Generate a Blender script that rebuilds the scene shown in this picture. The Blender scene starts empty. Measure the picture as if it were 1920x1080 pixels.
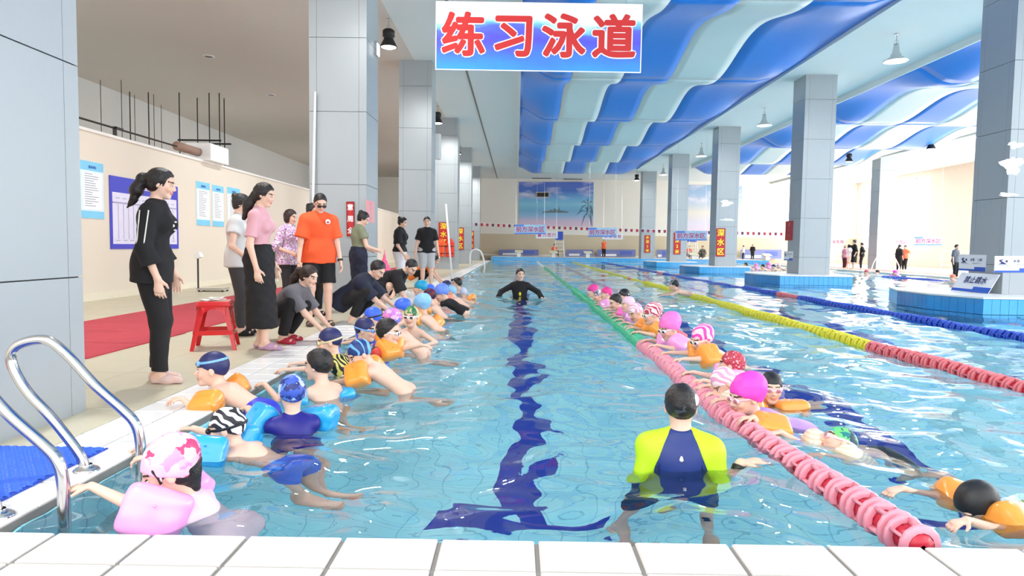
import bpy, math, random
import numpy as np
from mathutils import Vector, Matrix
R_ = random.Random(7)
SC = bpy.context.scene
COL = SC.collection
PI = math.pi
# ------------------------------------------------------------------ camera
F_PX = 1280.0
CAM_H = 1.10
def _cam():
    r = 0.014
    a, b = 9.0, 78.0
    x0 = a*math.cos(r)-b*math.sin(r); y0 = a*math.sin(r)+b*math.cos(r)
    yaw = math.asin(x0/math.sqrt(x0*x0+y0*y0+F_PX*F_PX)); p = math.atan(y0/F_PX)
    F = Vector((-math.sin(yaw)*math.cos(p), math.cos(yaw)*math.cos(p), -math.sin(p)))
    R0 = Vector((math.cos(yaw), math.sin(yaw), 0)); U0 = R0.cross(F)
    R = R0*math.cos(r)+U0*math.sin(r); U = U0*math.cos(r)-R0*math.sin(r)
    return F, R, U
CF, CR, CU = _cam()
cd = bpy.data.cameras.new('camera'); cam = bpy.data.objects.new('camera', cd); COL.objects.link(cam)
cam.matrix_world = Matrix(((CR.x, CU.x, -CF.x, 0), (CR.y, CU.y, -CF.y, 0), (CR.z, CU.z, -CF.z, CAM_H), (0, 0, 0, 1)))
cd.sensor_width = 36.0; cd.lens = F_PX/1920*36.0; cd.clip_end = 300; cd.clip_start = .05
SC.camera = cam
# ------------------------------------------------------------------ world and exposure
w = bpy.data.worlds.new('daylight'); SC.world = w; w.use_nodes = True
bgn = w.node_tree.nodes['Background']; bgn.inputs[0].default_value = (.98, .985, 1, 1); bgn.inputs[1].default_value = 1.9
SC.view_settings.view_transform = 'Standard'; SC.view_settings.look = 'None'
SC.view_settings.exposure = 0.56
SC.cycles.sample_clamp_indirect = 40; SC.view_settings.gamma = 1.0; SC.view_settings.use_curve_mapping = False
def area(name, loc, target, sx, sy, power, col=(1, 1, 1)):
    l = bpy.data.lights.new(name, 'AREA'); l.shape = 'RECTANGLE'; l.size = sx; l.size_y = sy; l.energy = power; l.color = col
    o = bpy.data.objects.new(name, l); COL.objects.link(o); o.location = loc
    o.rotation_euler = (Vector(target)-Vector(loc)).to_track_quat('-Z', 'Y').to_euler(); return o
area('window_daylight', (27.6, 51.4, 3.8), (0, 51.4, 3.8), 8.6, 4.8, 800, (1, .98, .95))
area('window_daylight', (27.6, 31.5, 3.8), (0, 31.5, 3.8), 18, 4.8, 1150, (1, .98, .96))
area('window_daylight', (27.6, 9, 3.8), (0, 9, 3.8), 20, 4.8, 1750, (1, .98, .96))  # out of view; added as uplight to brighten the ceiling
LAMPS = [(-3.26, y) for y in (-1.0, 7.8, 17.3, 27.8, 37.0, 46.2)]+[(9.7, y) for y in (-1.0, 8.6, 18.0, 27.4, 36.6, 46.0)]+[(21.4, y) for y in (8.6, 27.4, 36.6, 46.0)]
def lamp_or_fill_light(x, y, z, p):
    l = bpy.data.lights.new('lamp_or_fill_light', 'AREA'); l.shape = 'DISK'; l.size = .44; l.energy = p; l.color = (1, .985, .96); l.spread = PI
    o = bpy.data.objects.new('lamp_or_fill_light', l); COL.objects.link(o); o.location = (x, y, z)
for x, y in LAMPS: lamp_or_fill_light(x, y, 5.90, 150)
for y in (12, 28, 44): lamp_or_fill_light(-11.2, y, 3.4, 260)  # no lamps here; added fill behind the partition to brighten the left ceiling

def S(c):
    """sRGB 0-255 -> linear"""
    return tuple(((x/255)/12.92 if x/255 <= .04045 else ((x/255+.055)/1.055)**2.4) for x in c[:3])
def hz(u): return 462+.014*(u-969)
def ray(u, v):
    return CF*F_PX + CR*(u-960) - CU*(v-540)
def at(u, v, z=0.05):
    d = ray(u, v); t = (z-CAM_H)/d.z
    return Vector((d.x*t, d.y*t, z))
def atd(u, v, D):
    d = ray(u, v); t = D/d.y
    return Vector((d.x*t, D, CAM_H+d.z*t))
def V(*a): return Vector(a)
# ------------------------------------------------------------------ materials
MATS = {}
def newmat(name):
    m = bpy.data.materials.new(name); m.use_nodes = True
    nt = m.node_tree; b = nt.nodes['Principled BSDF']
    return m, nt, b
def mat(name, col, rough=.6, metal=0, var=.06, scale=8, bump=0, bscale=60, spec=.5, sheen=0, coat=0, emit=None, sss=0, alpha=None, trans=0):
    if name in MATS: return MATS[name]
    m, nt, b = newmat(name); c = S(col)
    b.inputs['Roughness'].default_value = rough; b.inputs['Metallic'].default_value = metal
    b.inputs['Specular IOR Level'].default_value = spec
    if coat: b.inputs['Coat Weight'].default_value = coat
    if sheen: b.inputs['Sheen Weight'].default_value = sheen
    if trans: b.inputs['Transmission Weight'].default_value = trans
    if var:
        tc = nt.nodes.new('ShaderNodeTexCoord'); n = nt.nodes.new('ShaderNodeTexNoise'); n.inputs['Scale'].default_value = scale; n.inputs['Detail'].default_value = 3
        mx = nt.nodes.new('ShaderNodeMix'); mx.data_type = 'RGBA'
        mx.inputs[6].default_value = (*[x*(1-var) for x in c], 1); mx.inputs[7].default_value = (*[min(1, x*(1+var)) for x in c], 1)
        nt.links.new(tc.outputs['Object'], n.inputs['Vector']); nt.links.new(n.outputs['Fac'], mx.inputs[0]); nt.links.new(mx.outputs[2], b.inputs['Base Color'])
    else: b.inputs['Base Color'].default_value = (*c, 1)
    if bump:
        tc = nt.nodes.new('ShaderNodeTexCoord'); n = nt.nodes.new('ShaderNodeTexNoise'); n.inputs['Scale'].default_value = bscale
        bp = nt.nodes.new('ShaderNodeBump'); bp.inputs['Strength'].default_value = bump; bp.inputs['Distance'].default_value = .01
        nt.links.new(tc.outputs['Object'], n.inputs['Vector']); nt.links.new(n.outputs['Fac'], bp.inputs['Height']); nt.links.new(bp.outputs[0], b.inputs['Normal'])
    if emit: b.inputs['Emission Color'].default_value = (*S(emit[0]), 1); b.inputs['Emission Strength'].default_value = emit[1]
    MATS[name] = m; return m
def patmat(name, kind, cols, scale=14, rough=.55, coat=0, dist=3):
    """procedural pattern print; cols = sRGB colours"""
    if name in MATS: return MATS[name]
    m, nt, b = newmat(name); N = nt.nodes.new; L = nt.links.new
    tc = N('ShaderNodeTexCoord'); rp = N('ShaderNodeValToRGB'); rp.color_ramp.interpolation = 'CONSTANT'
    if kind == 'zebra':
        t = N('ShaderNodeTexWave'); t.inputs['Scale'].default_value = scale; t.inputs['Distortion'].default_value = 9; t.inputs['Detail'].default_value = 1; t.inputs['Detail Scale'].default_value = 1.2; src = t.outputs['Fac']
        t.bands_direction = 'DIAGONAL'
    elif kind == 'cells':
        t = N('ShaderNodeTexVoronoi'); t.inputs['Scale'].default_value = scale; src = t.outputs['Distance']
    elif kind == 'camo':
        t = N('ShaderNodeTexVoronoi'); t.inputs['Scale'].default_value = scale
        sp = N('ShaderNodeSeparateColor'); L(t.outputs['Color'], sp.inputs[0]); src = sp.outputs[0]
        nz = N('ShaderNodeTexNoise'); nz.inputs['Scale'].default_value = scale*1.2
        mx = N('ShaderNodeVectorMath'); mx.operation = 'MULTIPLY_ADD'; mx.inputs[1].default_value = (.08,)*3
        L(tc.outputs['Object'], nz.inputs['Vector']); L(nz.outputs['Color'], mx.inputs[0]); L(tc.outputs['Object'], mx.inputs[2]); L(mx.outputs[0], t.inputs['Vector'])
    elif kind == 'stripe':
        t = N('ShaderNodeTexWave'); t.inputs['Scale'].default_value = scale; t.inputs['Distortion'].default_value = dist; src = t.outputs['Fac']; t.bands_direction = 'Z'
    else:
        t = N('ShaderNodeTexNoise'); t.inputs['Scale'].default_value = scale; t.inputs['Detail'].default_value = 1; src = t.outputs['Fac']
    if kind != 'camo': L(tc.outputs['Object'], t.inputs['Vector'])
    el = rp.color_ramp.elements
    stops = {'zebra': [0, .5], 'cells': [0, .28, .42, .7], 'camo': [0, .25, .5, .75], 'noise': [0, .42, .52, .6], 'stripe': [0, .5]}[kind]
    while len(el) < len(cols): el.new(.9)
    for i, c in enumerate(cols):
        el[i].position = stops[i] if i < len(stops) else .95; el[i].color = (*S(c), 1)
    L(src, rp.inputs[0]); L(rp.outputs[0], b.inputs['Base Color']); b.inputs['Roughness'].default_value = rough
    if coat: b.inputs['Coat Weight'].default_value = coat
    MATS[name] = m; return m
def vcmat(name, rough=.5, sss=0):
    if name in MATS: return MATS[name]
    m, nt, b = newmat(name); a = nt.nodes.new('ShaderNodeVertexColor'); a.layer_name = 'Col'
    nt.links.new(a.outputs[0], b.inputs['Base Color']); b.inputs['Roughness'].default_value = rough
    b.inputs['Specular IOR Level'].default_value = .4
    MATS[name] = m; return m
# ------------------------------------------------------------------ objects
def link(name, me, m=None, parent=None, loc=(0, 0, 0), smooth=False):
    o = bpy.data.objects.new(name, me); COL.objects.link(o); o.location = loc
    if m is not None and len(me.materials) == 0: me.materials.append(m)
    if parent: o.parent = parent
    if smooth: me.shade_smooth()
    return o
def tag(o, label=None, cat=None, group=None, kind=None):
    if label: o['label'] = label
    if cat: o['category'] = cat
    if group: o['group'] = group
    if kind: o['kind'] = kind
    return o
def empty(name, loc, label=None, cat=None, group=None, rz=0):
    o = bpy.data.objects.new(name, None); COL.objects.link(o); o.location = loc; o.rotation_euler = (0, 0, rz); o.empty_display_size = .1
    return tag(o, label, cat, group)
def copy_tree(o, parent=None, loc=None, rz=None):
    c = o.copy(); COL.objects.link(c)
    if parent: c.parent = parent
    if loc is not None: c.location = loc
    if rz is not None: c.rotation_euler = (0, 0, rz)
    for ch in list(o.children): copy_tree(ch, c)
    return c
class MB:
    def __init__(s): s.v = []; s.f = []; s.mi = []; s.m = 0
    def add(s, vs, fs):
        n = len(s.v); s.v += [tuple(v) for v in vs]; s.f += [tuple(i+n for i in f) for f in fs]; s.mi += [s.m]*len(fs); return s
    def box(s, x0, y0, z0, x1, y1, z1, bev=0):
        if bev <= 0:
            vs = [(x0, y0, z0), (x1, y0, z0), (x1, y1, z0), (x0, y1, z0), (x0, y0, z1), (x1, y0, z1), (x1, y1, z1), (x0, y1, z1)]
            return s.add(vs, [(0, 3, 2, 1), (4, 5, 6, 7), (0, 1, 5, 4), (1, 2, 6, 5), (2, 3, 7, 6), (3, 0, 4, 7)])
        b = bev; r = []
        for z, ins in ((z0, 0), (z1-b, 0), (z1, b)):
            r += [(x0+ins, y0+ins, z), (x1-ins, y0+ins, z), (x1-ins, y1-ins, z), (x0+ins, y1-ins, z)]
        fs = [(0, 3, 2, 1), (8, 9, 10, 11)]
        for k in (0, 4):
            for i in range(4): j = (i+1) % 4; fs.append((k+i, k+j, k+4+j, k+4+i))
        return s.add(r, fs)
    def obox(s, c, ax, ay, az):
        """oriented box: half-axis vectors"""
        c = Vector(c); ax = Vector(ax); ay = Vector(ay); az = Vector(az)
        vs = [c+ax*i+ay*j+az*k for k in (-1, 1) for (i, j) in ((-1, -1), (1, -1), (1, 1), (-1, 1))]
        return s.add(vs, [(0, 3, 2, 1), (4, 5, 6, 7), (0, 1, 5, 4), (1, 2, 6, 5), (2, 3, 7, 6), (3, 0, 4, 7)])
    def tube(s, pts, r, n=10, cap=True, r1=None):
        pts = [Vector(p) for p in pts]; rings = []; nr = None
        for i, p in enumerate(pts):
            t = (pts[min(i+1, len(pts)-1)]-pts[max(i-1, 0)]).normalized()
            if nr is None: nr = t.cross(Vector((0, 0, 1)) if abs(t.z) < .9 else Vector((1, 0, 0))).normalized()
            else: nr = (nr - t*nr.dot(t)).normalized()
            bn = t.cross(nr); rr = r if r1 is None else r+(r1-r)*i/(len(pts)-1)
            rings.append([p+(nr*math.cos(2*PI*k/n)+bn*math.sin(2*PI*k/n))*rr for k in range(n)])
        vs = [v for ring in rings for v in ring]; fs = []
        for i in range(len(pts)-1):
            for k in range(n):
                j = (k+1) % n; fs.append((i*n+k, i*n+j, (i+1)*n+j, (i+1)*n+k))
        if cap: fs += [tuple(range(n))[::-1], tuple(range((len(pts)-1)*n, len(pts)*n))]
        return s.add(vs, fs)
    def lathe(s, prof, c=(0, 0, 0), axis='z', n=16):
        vs = []
        for r, h in prof:
            for k in range(n):
                a = 2*PI*k/n; x, y = r*math.cos(a), r*math.sin(a)
                vs.append((c[0]+x, c[1]+y, c[2]+h) if axis == 'z' else ((c[0]+x, c[1]+h, c[2]+y) if axis == 'y' else (c[0]+h, c[1]+x, c[2]+y)))
        fs = []
        for i in range(len(prof)-1):
            for k in range(n):
                j = (k+1) % n; fs.append((i*n+k, i*n+j, (i+1)*n+j, (i+1)*n+k))
        return s.add(vs, fs)
    def prism(s, poly, z0, z1):
        n = len(poly); vs = [(x, y, z0) for x, y in poly]+[(x, y, z1) for x, y in poly]
        return s.add(vs, [tuple(range(n))[::-1], tuple(range(n, 2*n))]+[(i, (i+1) % n, n+(i+1) % n, n+i) for i in range(n)])
    def mesh(s, name='m', mats=None):
        me = bpy.data.meshes.new(name); me.from_pydata(s.v, [], s.f)
        for m in (mats or []): me.materials.append(m)
        if mats and len(mats) > 1: me.polygons.foreach_set('material_index', s.mi)
        me.update(); return me
    def obj(s, name, m, parent=None, loc=(0, 0, 0), smooth=False):
        ms = m if isinstance(m, list) else [m]
        return link(name, s.mesh(name, ms), None, parent, loc, smooth)
def spline(pts, n=8):
    pts = [Vector(p) for p in pts]; P = [pts[0]*2-pts[1]]+pts+[pts[-1]*2-pts[-2]]; out = []
    for i in range(1, len(P)-2):
        for k in range(n):
            t = k/n; a, b, c, d = P[i-1:i+3]
            out.append(.5*((2*b)+(c-a)*t+(2*a-5*b+4*c-d)*t*t+(3*b-a-3*c+d)*t**3))
    out.append(pts[-1]); return out
def textmesh(txt, size, offset=0, depth=.0, align='CENTER', spacing=1.0):
    cu = bpy.data.curves.new('lettering', 'FONT'); cu.body = txt; cu.size = size; cu.offset = offset; cu.extrude = depth
    cu.align_x = align; cu.align_y = 'CENTER'; cu.space_character = spacing; cu.resolution_u = 3
    o = bpy.data.objects.new('lettering', cu); COL.objects.link(o)
    me = bpy.data.meshes.new_from_object(o.evaluated_get(bpy.context.evaluated_depsgraph_get()))
    bpy.data.objects.remove(o); bpy.data.curves.remove(cu); me.materials.clear(); return me
def boldmesh(txt, size, r, n=12):
    me = textmesh(txt, size); nv = len(me.vertices); co = np.empty(nv*3, np.float32); me.vertices.foreach_get('co', co); co = co.reshape(-1, 3)
    fs = [tuple(p.vertices) for p in me.polygons]; b = MB()
    for k in range(n+1):
        dx, dy = (r*math.cos(2*PI*k/n), r*math.sin(2*PI*k/n)) if k < n else (0, 0)
        b.add([(x+dx, y+dy, z+.00025*k) for x, y, z in co], fs)
    bpy.data.meshes.remove(me); return b.mesh('lettering')
def frame_mat(o, origin, xdir, updir):
    """orient a flat XY mesh so local X->xdir, local Y->updir"""
    x = Vector(xdir).normalized(); y = Vector(updir).normalized(); z = x.cross(y)
    o.matrix_world = Matrix(((x.x, y.x, z.x, origin[0]), (x.y, y.y, z.y, origin[1]), (x.z, y.z, z.z, origin[2]), (0, 0, 0, 1)))
# ------------------------------------------------------------------ implicit surfaces
class Sdf:
    def __init__(s): s.p = []
    def cap(s, a, ra, b=None, rb=None, k=.02, flat=None, cut=None, sub=False):
        a = np.array(a, float); b = a if b is None else np.array(b, float); rb = ra if rb is None else rb
        s.p.append(('c', a, ra, b, rb, k, flat, cut, sub)); return s
    def ell(s, c, r, ax=None, k=.02, cut=None, sub=False):
        ax = np.eye(3) if ax is None else np.array([list(v) for v in ax], float)
        s.p.append(('e', np.array(c, float), np.array(r, float), ax, None, k, None, cut, sub)); return s
    def pillow(s, c, r, ax, k=.01, cut=None):
        s.p.append(('p', np.array(c, float), np.array(r, float), np.array([list(v) for v in ax], float), None, k, None, cut, False)); return s
    def rbox(s, c, r, ax, rad=.01, k=.01, cut=None, sub=False):
        s.p.append(('b', np.array(c, float), np.array(r, float), np.array([list(v) for v in ax], float), rad, k, None, cut, sub)); return s
    def bbox(s, q):
        if q[0] == 'c':
            r = max(q[2], q[4]); return np.minimum(q[1], q[3])-r, np.maximum(q[1], q[3])+r
        e = np.sqrt(((q[3]*q[2][:, None])**2).sum(0)) if q[0] == 'e' else np.abs(q[3]*q[2][:, None]).sum(0)
        return q[1]-e, q[1]+e
    def mesh(s, res, name='m', warp=0, wl=.09, cutall=None):
        bb = [s.bbox(q) for q in s.p if not q[8]]
        lo = np.min([b[0] for b in bb], 0)-3*res; hi = np.max([b[1] for b in bb], 0)+3*res
        n = np.ceil((hi-lo)/res).astype(int)+1
        f = np.full(n, .08, np.float32)
        gx, gy, gz = [lo[i]+res*np.arange(n[i]) for i in range(3)]
        for q in s.p:
            l, h = s.bbox(q); pad = q[5]+2.5*res
            i0 = np.maximum(((l-pad-lo)/res).astype(int), 0); i1 = np.minimum(((h+pad-lo)/res).astype(int)+2, n)
            if (i1 <= i0).any(): continue
            X = gx[i0[0]:i1[0], None, None].astype(np.float32); Y = gy[None, i0[1]:i1[1], None].astype(np.float32); Z = gz[None, None, i0[2]:i1[2]].astype(np.float32)
            if q[0] == 'c':
                _, a, ra, b, rb, k, flat, cut, sub = q
                px, py, pz = X-np.float32(a[0]), Y-np.float32(a[1]), Z-np.float32(a[2]); ba = b-a
                if flat is not None:
                    nv, sc = np.array(flat[0], float), flat[1]; mid = (b-a)*.5
                    dd = ((px-mid[0])*nv[0]+(py-mid[1])*nv[1]+(pz-mid[2])*nv[2])*(sc-1)
                    px = px+dd*nv[0]; py = py+dd*nv[1]; pz = pz+dd*nv[2]
                L = float(ba@ba)
                if L > 1e-12:
                    t = np.clip((px*ba[0]+py*ba[1]+pz*ba[2])/L, 0, 1)
                    d = np.sqrt((px-t*ba[0])**2+(py-t*ba[1])**2+(pz-t*ba[2])**2)-(ra+(rb-ra)*t)
                else: d = np.sqrt(px*px+py*py+pz*pz)-ra
            else:
                c, r, ax = q[1], q[2], q[3]; k, cut, sub = q[5], q[7], q[8]
                px, py, pz = X-np.float32(c[0]), Y-np.float32(c[1]), Z-np.float32(c[2])
                u = [px*ax[i][0]+py*ax[i][1]+pz*ax[i][2] for i in range(3)]
                if q[0] == 'e':
                    k0 = np.sqrt(sum((u[i]/r[i])**2 for i in range(3))); k1 = np.sqrt(sum((u[i]/r[i]**2)**2 for i in range(3)))+1e-9
                    d = k0*(k0-1)/k1
                elif q[0] == 'p':
                    g = (u[0]/r[0])**6+(u[1]/r[1])**6+(u[2]/r[2])**2
                    d = (np.sqrt(g)-1)*r[2]*.8
                else:
                    rad = q[4]; w_ = [np.abs(u[i])-(r[i]-rad) for i in range(3)]
                    d = np.sqrt(sum(np.maximum(x, 0)**2 for x in w_))+np.minimum(np.maximum(np.maximum(w_[0], w_[1]), w_[2]), 0)-rad
            if cut is not None:
                for cp, cn in cut: d = np.maximum(d, (X-cp[0])*cn[0]+(Y-cp[1])*cn[1]+(Z-cp[2])*cn[2])
            sl = (slice(i0[0], i1[0]), slice(i0[1], i1[1]), slice(i0[2], i1[2])); g = f[sl]
            if sub:
                d = -d; h_ = np.maximum(k-np.abs(g-d), 0)/k; f[sl] = np.maximum(g, d)+h_*h_*k*.25
            else:
                h_ = np.maximum(k-np.abs(g-d), 0)/k; f[sl] = np.minimum(g, d)-h_*h_*k*.25
        if warp:
            W = np.sin(gx/wl*2.1+1)[:, None, None]*np.sin(gz/wl*1.3)[None, None, :]+np.sin(gy/wl*2.3)[None, :, None]*np.sin(gz/wl*2.9+.7)[None, None, :]
            f += (W*warp).astype(np.float32)
        if cutall is not None:
            for cp, cn in cutall: f = np.maximum(f, (gx[:, None, None]-cp[0])*cn[0]+(gy[None, :, None]-cp[1])*cn[1]+(gz[None, None, :]-cp[2])*cn[2])
        return nets(f, lo, res)
def nets(f, lo, res):
    ins = f < 0; nx, ny, nz = f.shape
    c = np.zeros((nx-1, ny-1, nz-1), np.uint8)
    for i in (0, 1):
        for j in (0, 1):
            for k in (0, 1): c += ins[i:nx-1+i, j:ny-1+j, k:nz-1+k]
    act = np.argwhere((c > 0) & (c < 8)); N = len(act)
    idx = np.full(c.shape, -1, np.int32); idx[act[:, 0], act[:, 1], act[:, 2]] = np.arange(N)
    acc = np.zeros((N, 3)); cnt = np.zeros(N)
    for ax in range(3):
        o1, o2 = [a for a in range(3) if a != ax]
        for p in (0, 1):
            for q in (0, 1):
                A = act.copy(); A[:, o1] += p; A[:, o2] += q; B = A.copy(); B[:, ax] += 1
                fa = f[A[:, 0], A[:, 1], A[:, 2]]; fb = f[B[:, 0], B[:, 1], B[:, 2]]; m = (fa < 0) != (fb < 0)
                t = np.where(m, fa/np.where(m, fa-fb, 1), 0); P = A.astype(float); P[:, ax] += t
                acc[m] += P[m]; cnt[m] += 1
    v = acc/np.maximum(cnt, 1)[:, None]*res+lo
    qs = []
    for ax in range(3):
        o1, o2 = [(1, 2), (2, 0), (0, 1)][ax]
        sa = [slice(None)]*3; sb = [slice(None)]*3; sa[ax] = slice(0, -1); sb[ax] = slice(1, None)
        e = ins[tuple(sa)] != ins[tuple(sb)]; E = np.argwhere(e)
        E = E[(E[:, o1] > 0) & (E[:, o2] > 0) & (E[:, o1] < f.shape[o1]-1) & (E[:, o2] < f.shape[o2]-1)]
        def g(d1, d2):
            C = E.copy(); C[:, o1] -= d1; C[:, o2] -= d2; return idx[C[:, 0], C[:, 1], C[:, 2]]
        Q = np.stack([g(1, 1), g(0, 1), g(0, 0), g(1, 0)], 1)
        flip = ~ins[E[:, 0], E[:, 1], E[:, 2]]; Q[flip] = Q[flip][:, ::-1]; qs.append(Q)
    return v, np.concatenate(qs)
def npobj(name, vq, m, parent=None, origin=(0, 0, 0), colors=None, smooth=True):
    v, q = vq; me = bpy.data.meshes.new(name); v = v-np.array(origin)
    me.vertices.add(len(v)); me.vertices.foreach_set('co', v.astype(np.float32).ravel())
    me.loops.add(q.size); me.loops.foreach_set('vertex_index', q.astype(np.int32).ravel())
    me.polygons.add(len(q)); me.polygons.foreach_set('loop_start', np.arange(0, q.size, 4, dtype=np.int32))
    me.polygons.foreach_set('use_smooth', np.ones(len(q), bool)); me.update(calc_edges=True)
    if colors is not None:
        a = me.color_attributes.new('Col', 'FLOAT_COLOR', 'POINT'); a.data.foreach_set('color', np.c_[colors, np.ones(len(v))].astype(np.float32).ravel())
    me.materials.append(m)
    return link(name, me, None, parent)
# ------------------------------------------------------------------ people
SKIN = S((232, 192, 170))
def nrm(v): v = np.array(v, float); return v/max(1e-9, np.linalg.norm(v))
def ik(a, t, l1, l2, pole):
    a = np.array(a, float); t = np.array(t, float); d = t-a; L = np.linalg.norm(d); mx = (l1+l2)*.995
    if L > mx: t = a+d/L*mx; d = t-a; L = mx
    u = d/L; x = (l1*l1-l2*l2+L*L)/(2*L); h = math.sqrt(max(0, l1*l1-x*x))
    p = np.array(pole, float); p = p-u*(p@u); p = nrm(p); return a+u*x+p*h, t
def hand(sd, w, d, pn, lat, s, curl=.35, k=.006):
    d, pn, lat = nrm(d), nrm(pn), nrm(lat)
    sd.cap(w, .024*s, w+d*.075*s, .036*s, k=.02*s, flat=(pn, 2.1))
    for i, (o, L) in enumerate(((.029, .066), (.0105, .075), (-.009, .068), (-.027, .052))):
        b = w+d*.088*s+lat*o*s; c1 = curl*(1+.15*i); L *= s
        d1 = nrm(d*math.cos(c1)+pn*math.sin(c1)+lat*(o*3)); d2 = nrm(d*math.cos(2.1*c1)+pn*math.sin(2.1*c1)+lat*(o*3))
        m = b+d1*L*.55; sd.cap(b-d*.012*s, .0095*s, m, .0085*s, k=k); sd.cap(m, .0085*s, m+d2*L*.5, .0065*s, k=k)
    b = w+d*.022*s+lat*.026*s; m = b+nrm(d*.75+lat*.75+pn*.3)*.038*s
    sd.cap(b, .014*s, m, .0105*s, k=.012*s); sd.cap(m, .0105*s, m+nrm(d*1.0+lat*.3+pn*.5)*.032*s, .008*s, k=k)
class Person:
    """joints in world space; builds one continuous body mesh plus clothing parts"""
    def __init__(s, H=1.7, base=(0, 0, 0), heading=90, sex='m', hs=None, res=.01, label='', group=None, skin=SKIN, build=1.0):
        s.s = H/1.7; s.hs = hs if hs else s.s; s.o = np.array(base, float); s.sex = sex; s.res = res; s.skin = skin; s.b = build
        a = math.radians(heading); s.h = np.array([math.cos(a), math.sin(a), 0]); s.r = np.array([s.h[1], -s.h[0], 0]); s.z = np.array([0, 0, 1.])
        s.label = label; s.group = group; s.curl = [.35, .35]; s.hd = [None, None]; s.pn = [None, None]; s.foot = True
        s.J = {}
        s.stand()
    def L(s, x, y, z): return s.o+(s.r*x+s.h*y+s.z*z)*s.s
    def stand(s, P=(0, 0, .93), N=(0, .01, 1.42)):
        s.P = s.L(*P); s.N = s.L(*N); s.head_f = s.h.copy(); s.head_u = s.z.copy(); s.setup()
        w = .16 if s.sex == 'f' else .185
        s.legs([s.L(-.1, .03, .08), s.L(.1, .03, .08)])
        s.arms([s.L(-w-.09, .06, .80), s.L(w+.09, .06, .80)])
    def setup(s):
        s.t = nrm(s.N-s.P); s.fw = nrm(np.cross(s.t, s.r)); S_ = s.s
        w = (.142 if s.sex == 'f' else .160)*S_*(.5+.5*s.b)
        c = s.N-s.t*.075*S_
        s.sh = [c-s.r*w, c+s.r*w]; s.hip = [s.P-s.r*.088*S_-s.t*.03*S_, s.P+s.r*.088*S_-s.t*.03*S_]
        s.Hc = s.N+s.t*.045*S_+s.head_u*.115*s.hs*1.0+s.head_f*.018*s.hs
    def look(s, f, u=(0, 0, 1)):
        f = nrm(f); u = np.array(u, float); u = nrm(u-f*(u@f)); s.head_f = f; s.head_u = u
        s.Hc = s.N+s.t*.045*s.s+u*.115*s.hs+f*.018*s.hs
    def arms(s, w, poles=None):
        s.el = []; s.wr = []
        for i in (0, 1):
            pole = poles[i] if poles is not None else (-s.h*.8-s.z*.3+s.r*(i*2-1)*.5)
            e, t = ik(s.sh[i], w[i], .285*s.s, .25*s.s, pole); s.el.append(e); s.wr.append(t)
    def legs(s, a, poles=None):
        s.kn = []; s.an = []
        for i in (0, 1):
            pole = poles[i] if poles is not None else (s.h+s.r*(i*2-1)*.08)
            e, t = ik(s.hip[i], a[i], .418*s.s, .405*s.s, pole); s.kn.append(e); s.an.append(t)
        s.ft = [s.h+s.r*.12*(i*2-1) for i in (0, 1)]
    # primitive sets -------------------------------------------------
    def torso(s, sd, g=0, cut=None, k=.05, hem=True):
        S_ = s.s; b = s.b; f = s.fw; fem = s.sex == 'f'
        sd.cap(s.P-s.r*.075*S_, (.105+.012*fem)*S_*b+g, s.P+s.r*.075*S_, (.105+.012*fem)*S_*b+g, k=k*S_, flat=(f, 1.12), cut=cut)
        sd.cap(s.P+s.t*.05*S_, (.125-.012*fem)*S_*b+g, s.P+s.t*.22*S_, (.128-.016*fem)*S_*b+g, k=k*S_, flat=(f, 1.3), cut=cut)
        sd.ell(s.P+s.t*.335*S_, np.array([.160-.014*fem, .105, .155])*S_*(.4+.6*b)+g, (s.r, f, s.t), k=k*S_, cut=cut)
        sd.cap(s.sh[0]+s.r*.025*S_, .05*S_+g, s.sh[1]-s.r*.025*S_, .05*S_+g, k=k*S_, flat=(f, 1.0), cut=cut)
        for i in (0, 1): sd.cap(s.N-s.t*.01*S_, .04*S_+g*.7, s.sh[i]+s.t*.012*S_, .04*S_+g, k=k*S_, flat=(f, 1.1), cut=cut)
        if fem:
            for i in (-1, 1): sd.ell(s.P+s.t*.33*S_+s.r*i*.068*S_+f*.082*S_, np.array([.058, .052, .058])*S_+g, (s.r, f, s.t), k=.03*S_, cut=cut)
    def arm(s, sd, i, g=0, upto=2., k=.02, gs=None):
        S_ = s.s; b = .5+.5*s.b; gs = g if gs is None else gs
        u = min(upto, 1); e = s.sh[i]+(s.el[i]-s.sh[i])*u; d = nrm(s.el[i]-s.sh[i])
        r0 = (.048 if s.sex == 'm' else .042)*S_*b
        r1 = r0+(.036*S_-r0)*u
        cut = [(e, d)] if upto < 1 else None
        sd.cap(s.sh[i], r0+g, e, r1+(gs if upto <= 1 else g), k=k*S_, cut=cut)
        if upto > 1:
            u = upto-1; e = s.el[i]+(s.wr[i]-s.el[i])*u; d = nrm(s.wr[i]-s.el[i]); cut = [(e, d)] if upto < 2 else None
            sd.cap(s.el[i], .036*S_+g, e, (.036-.012*u)*S_+gs, k=k*S_, cut=cut)
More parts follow.
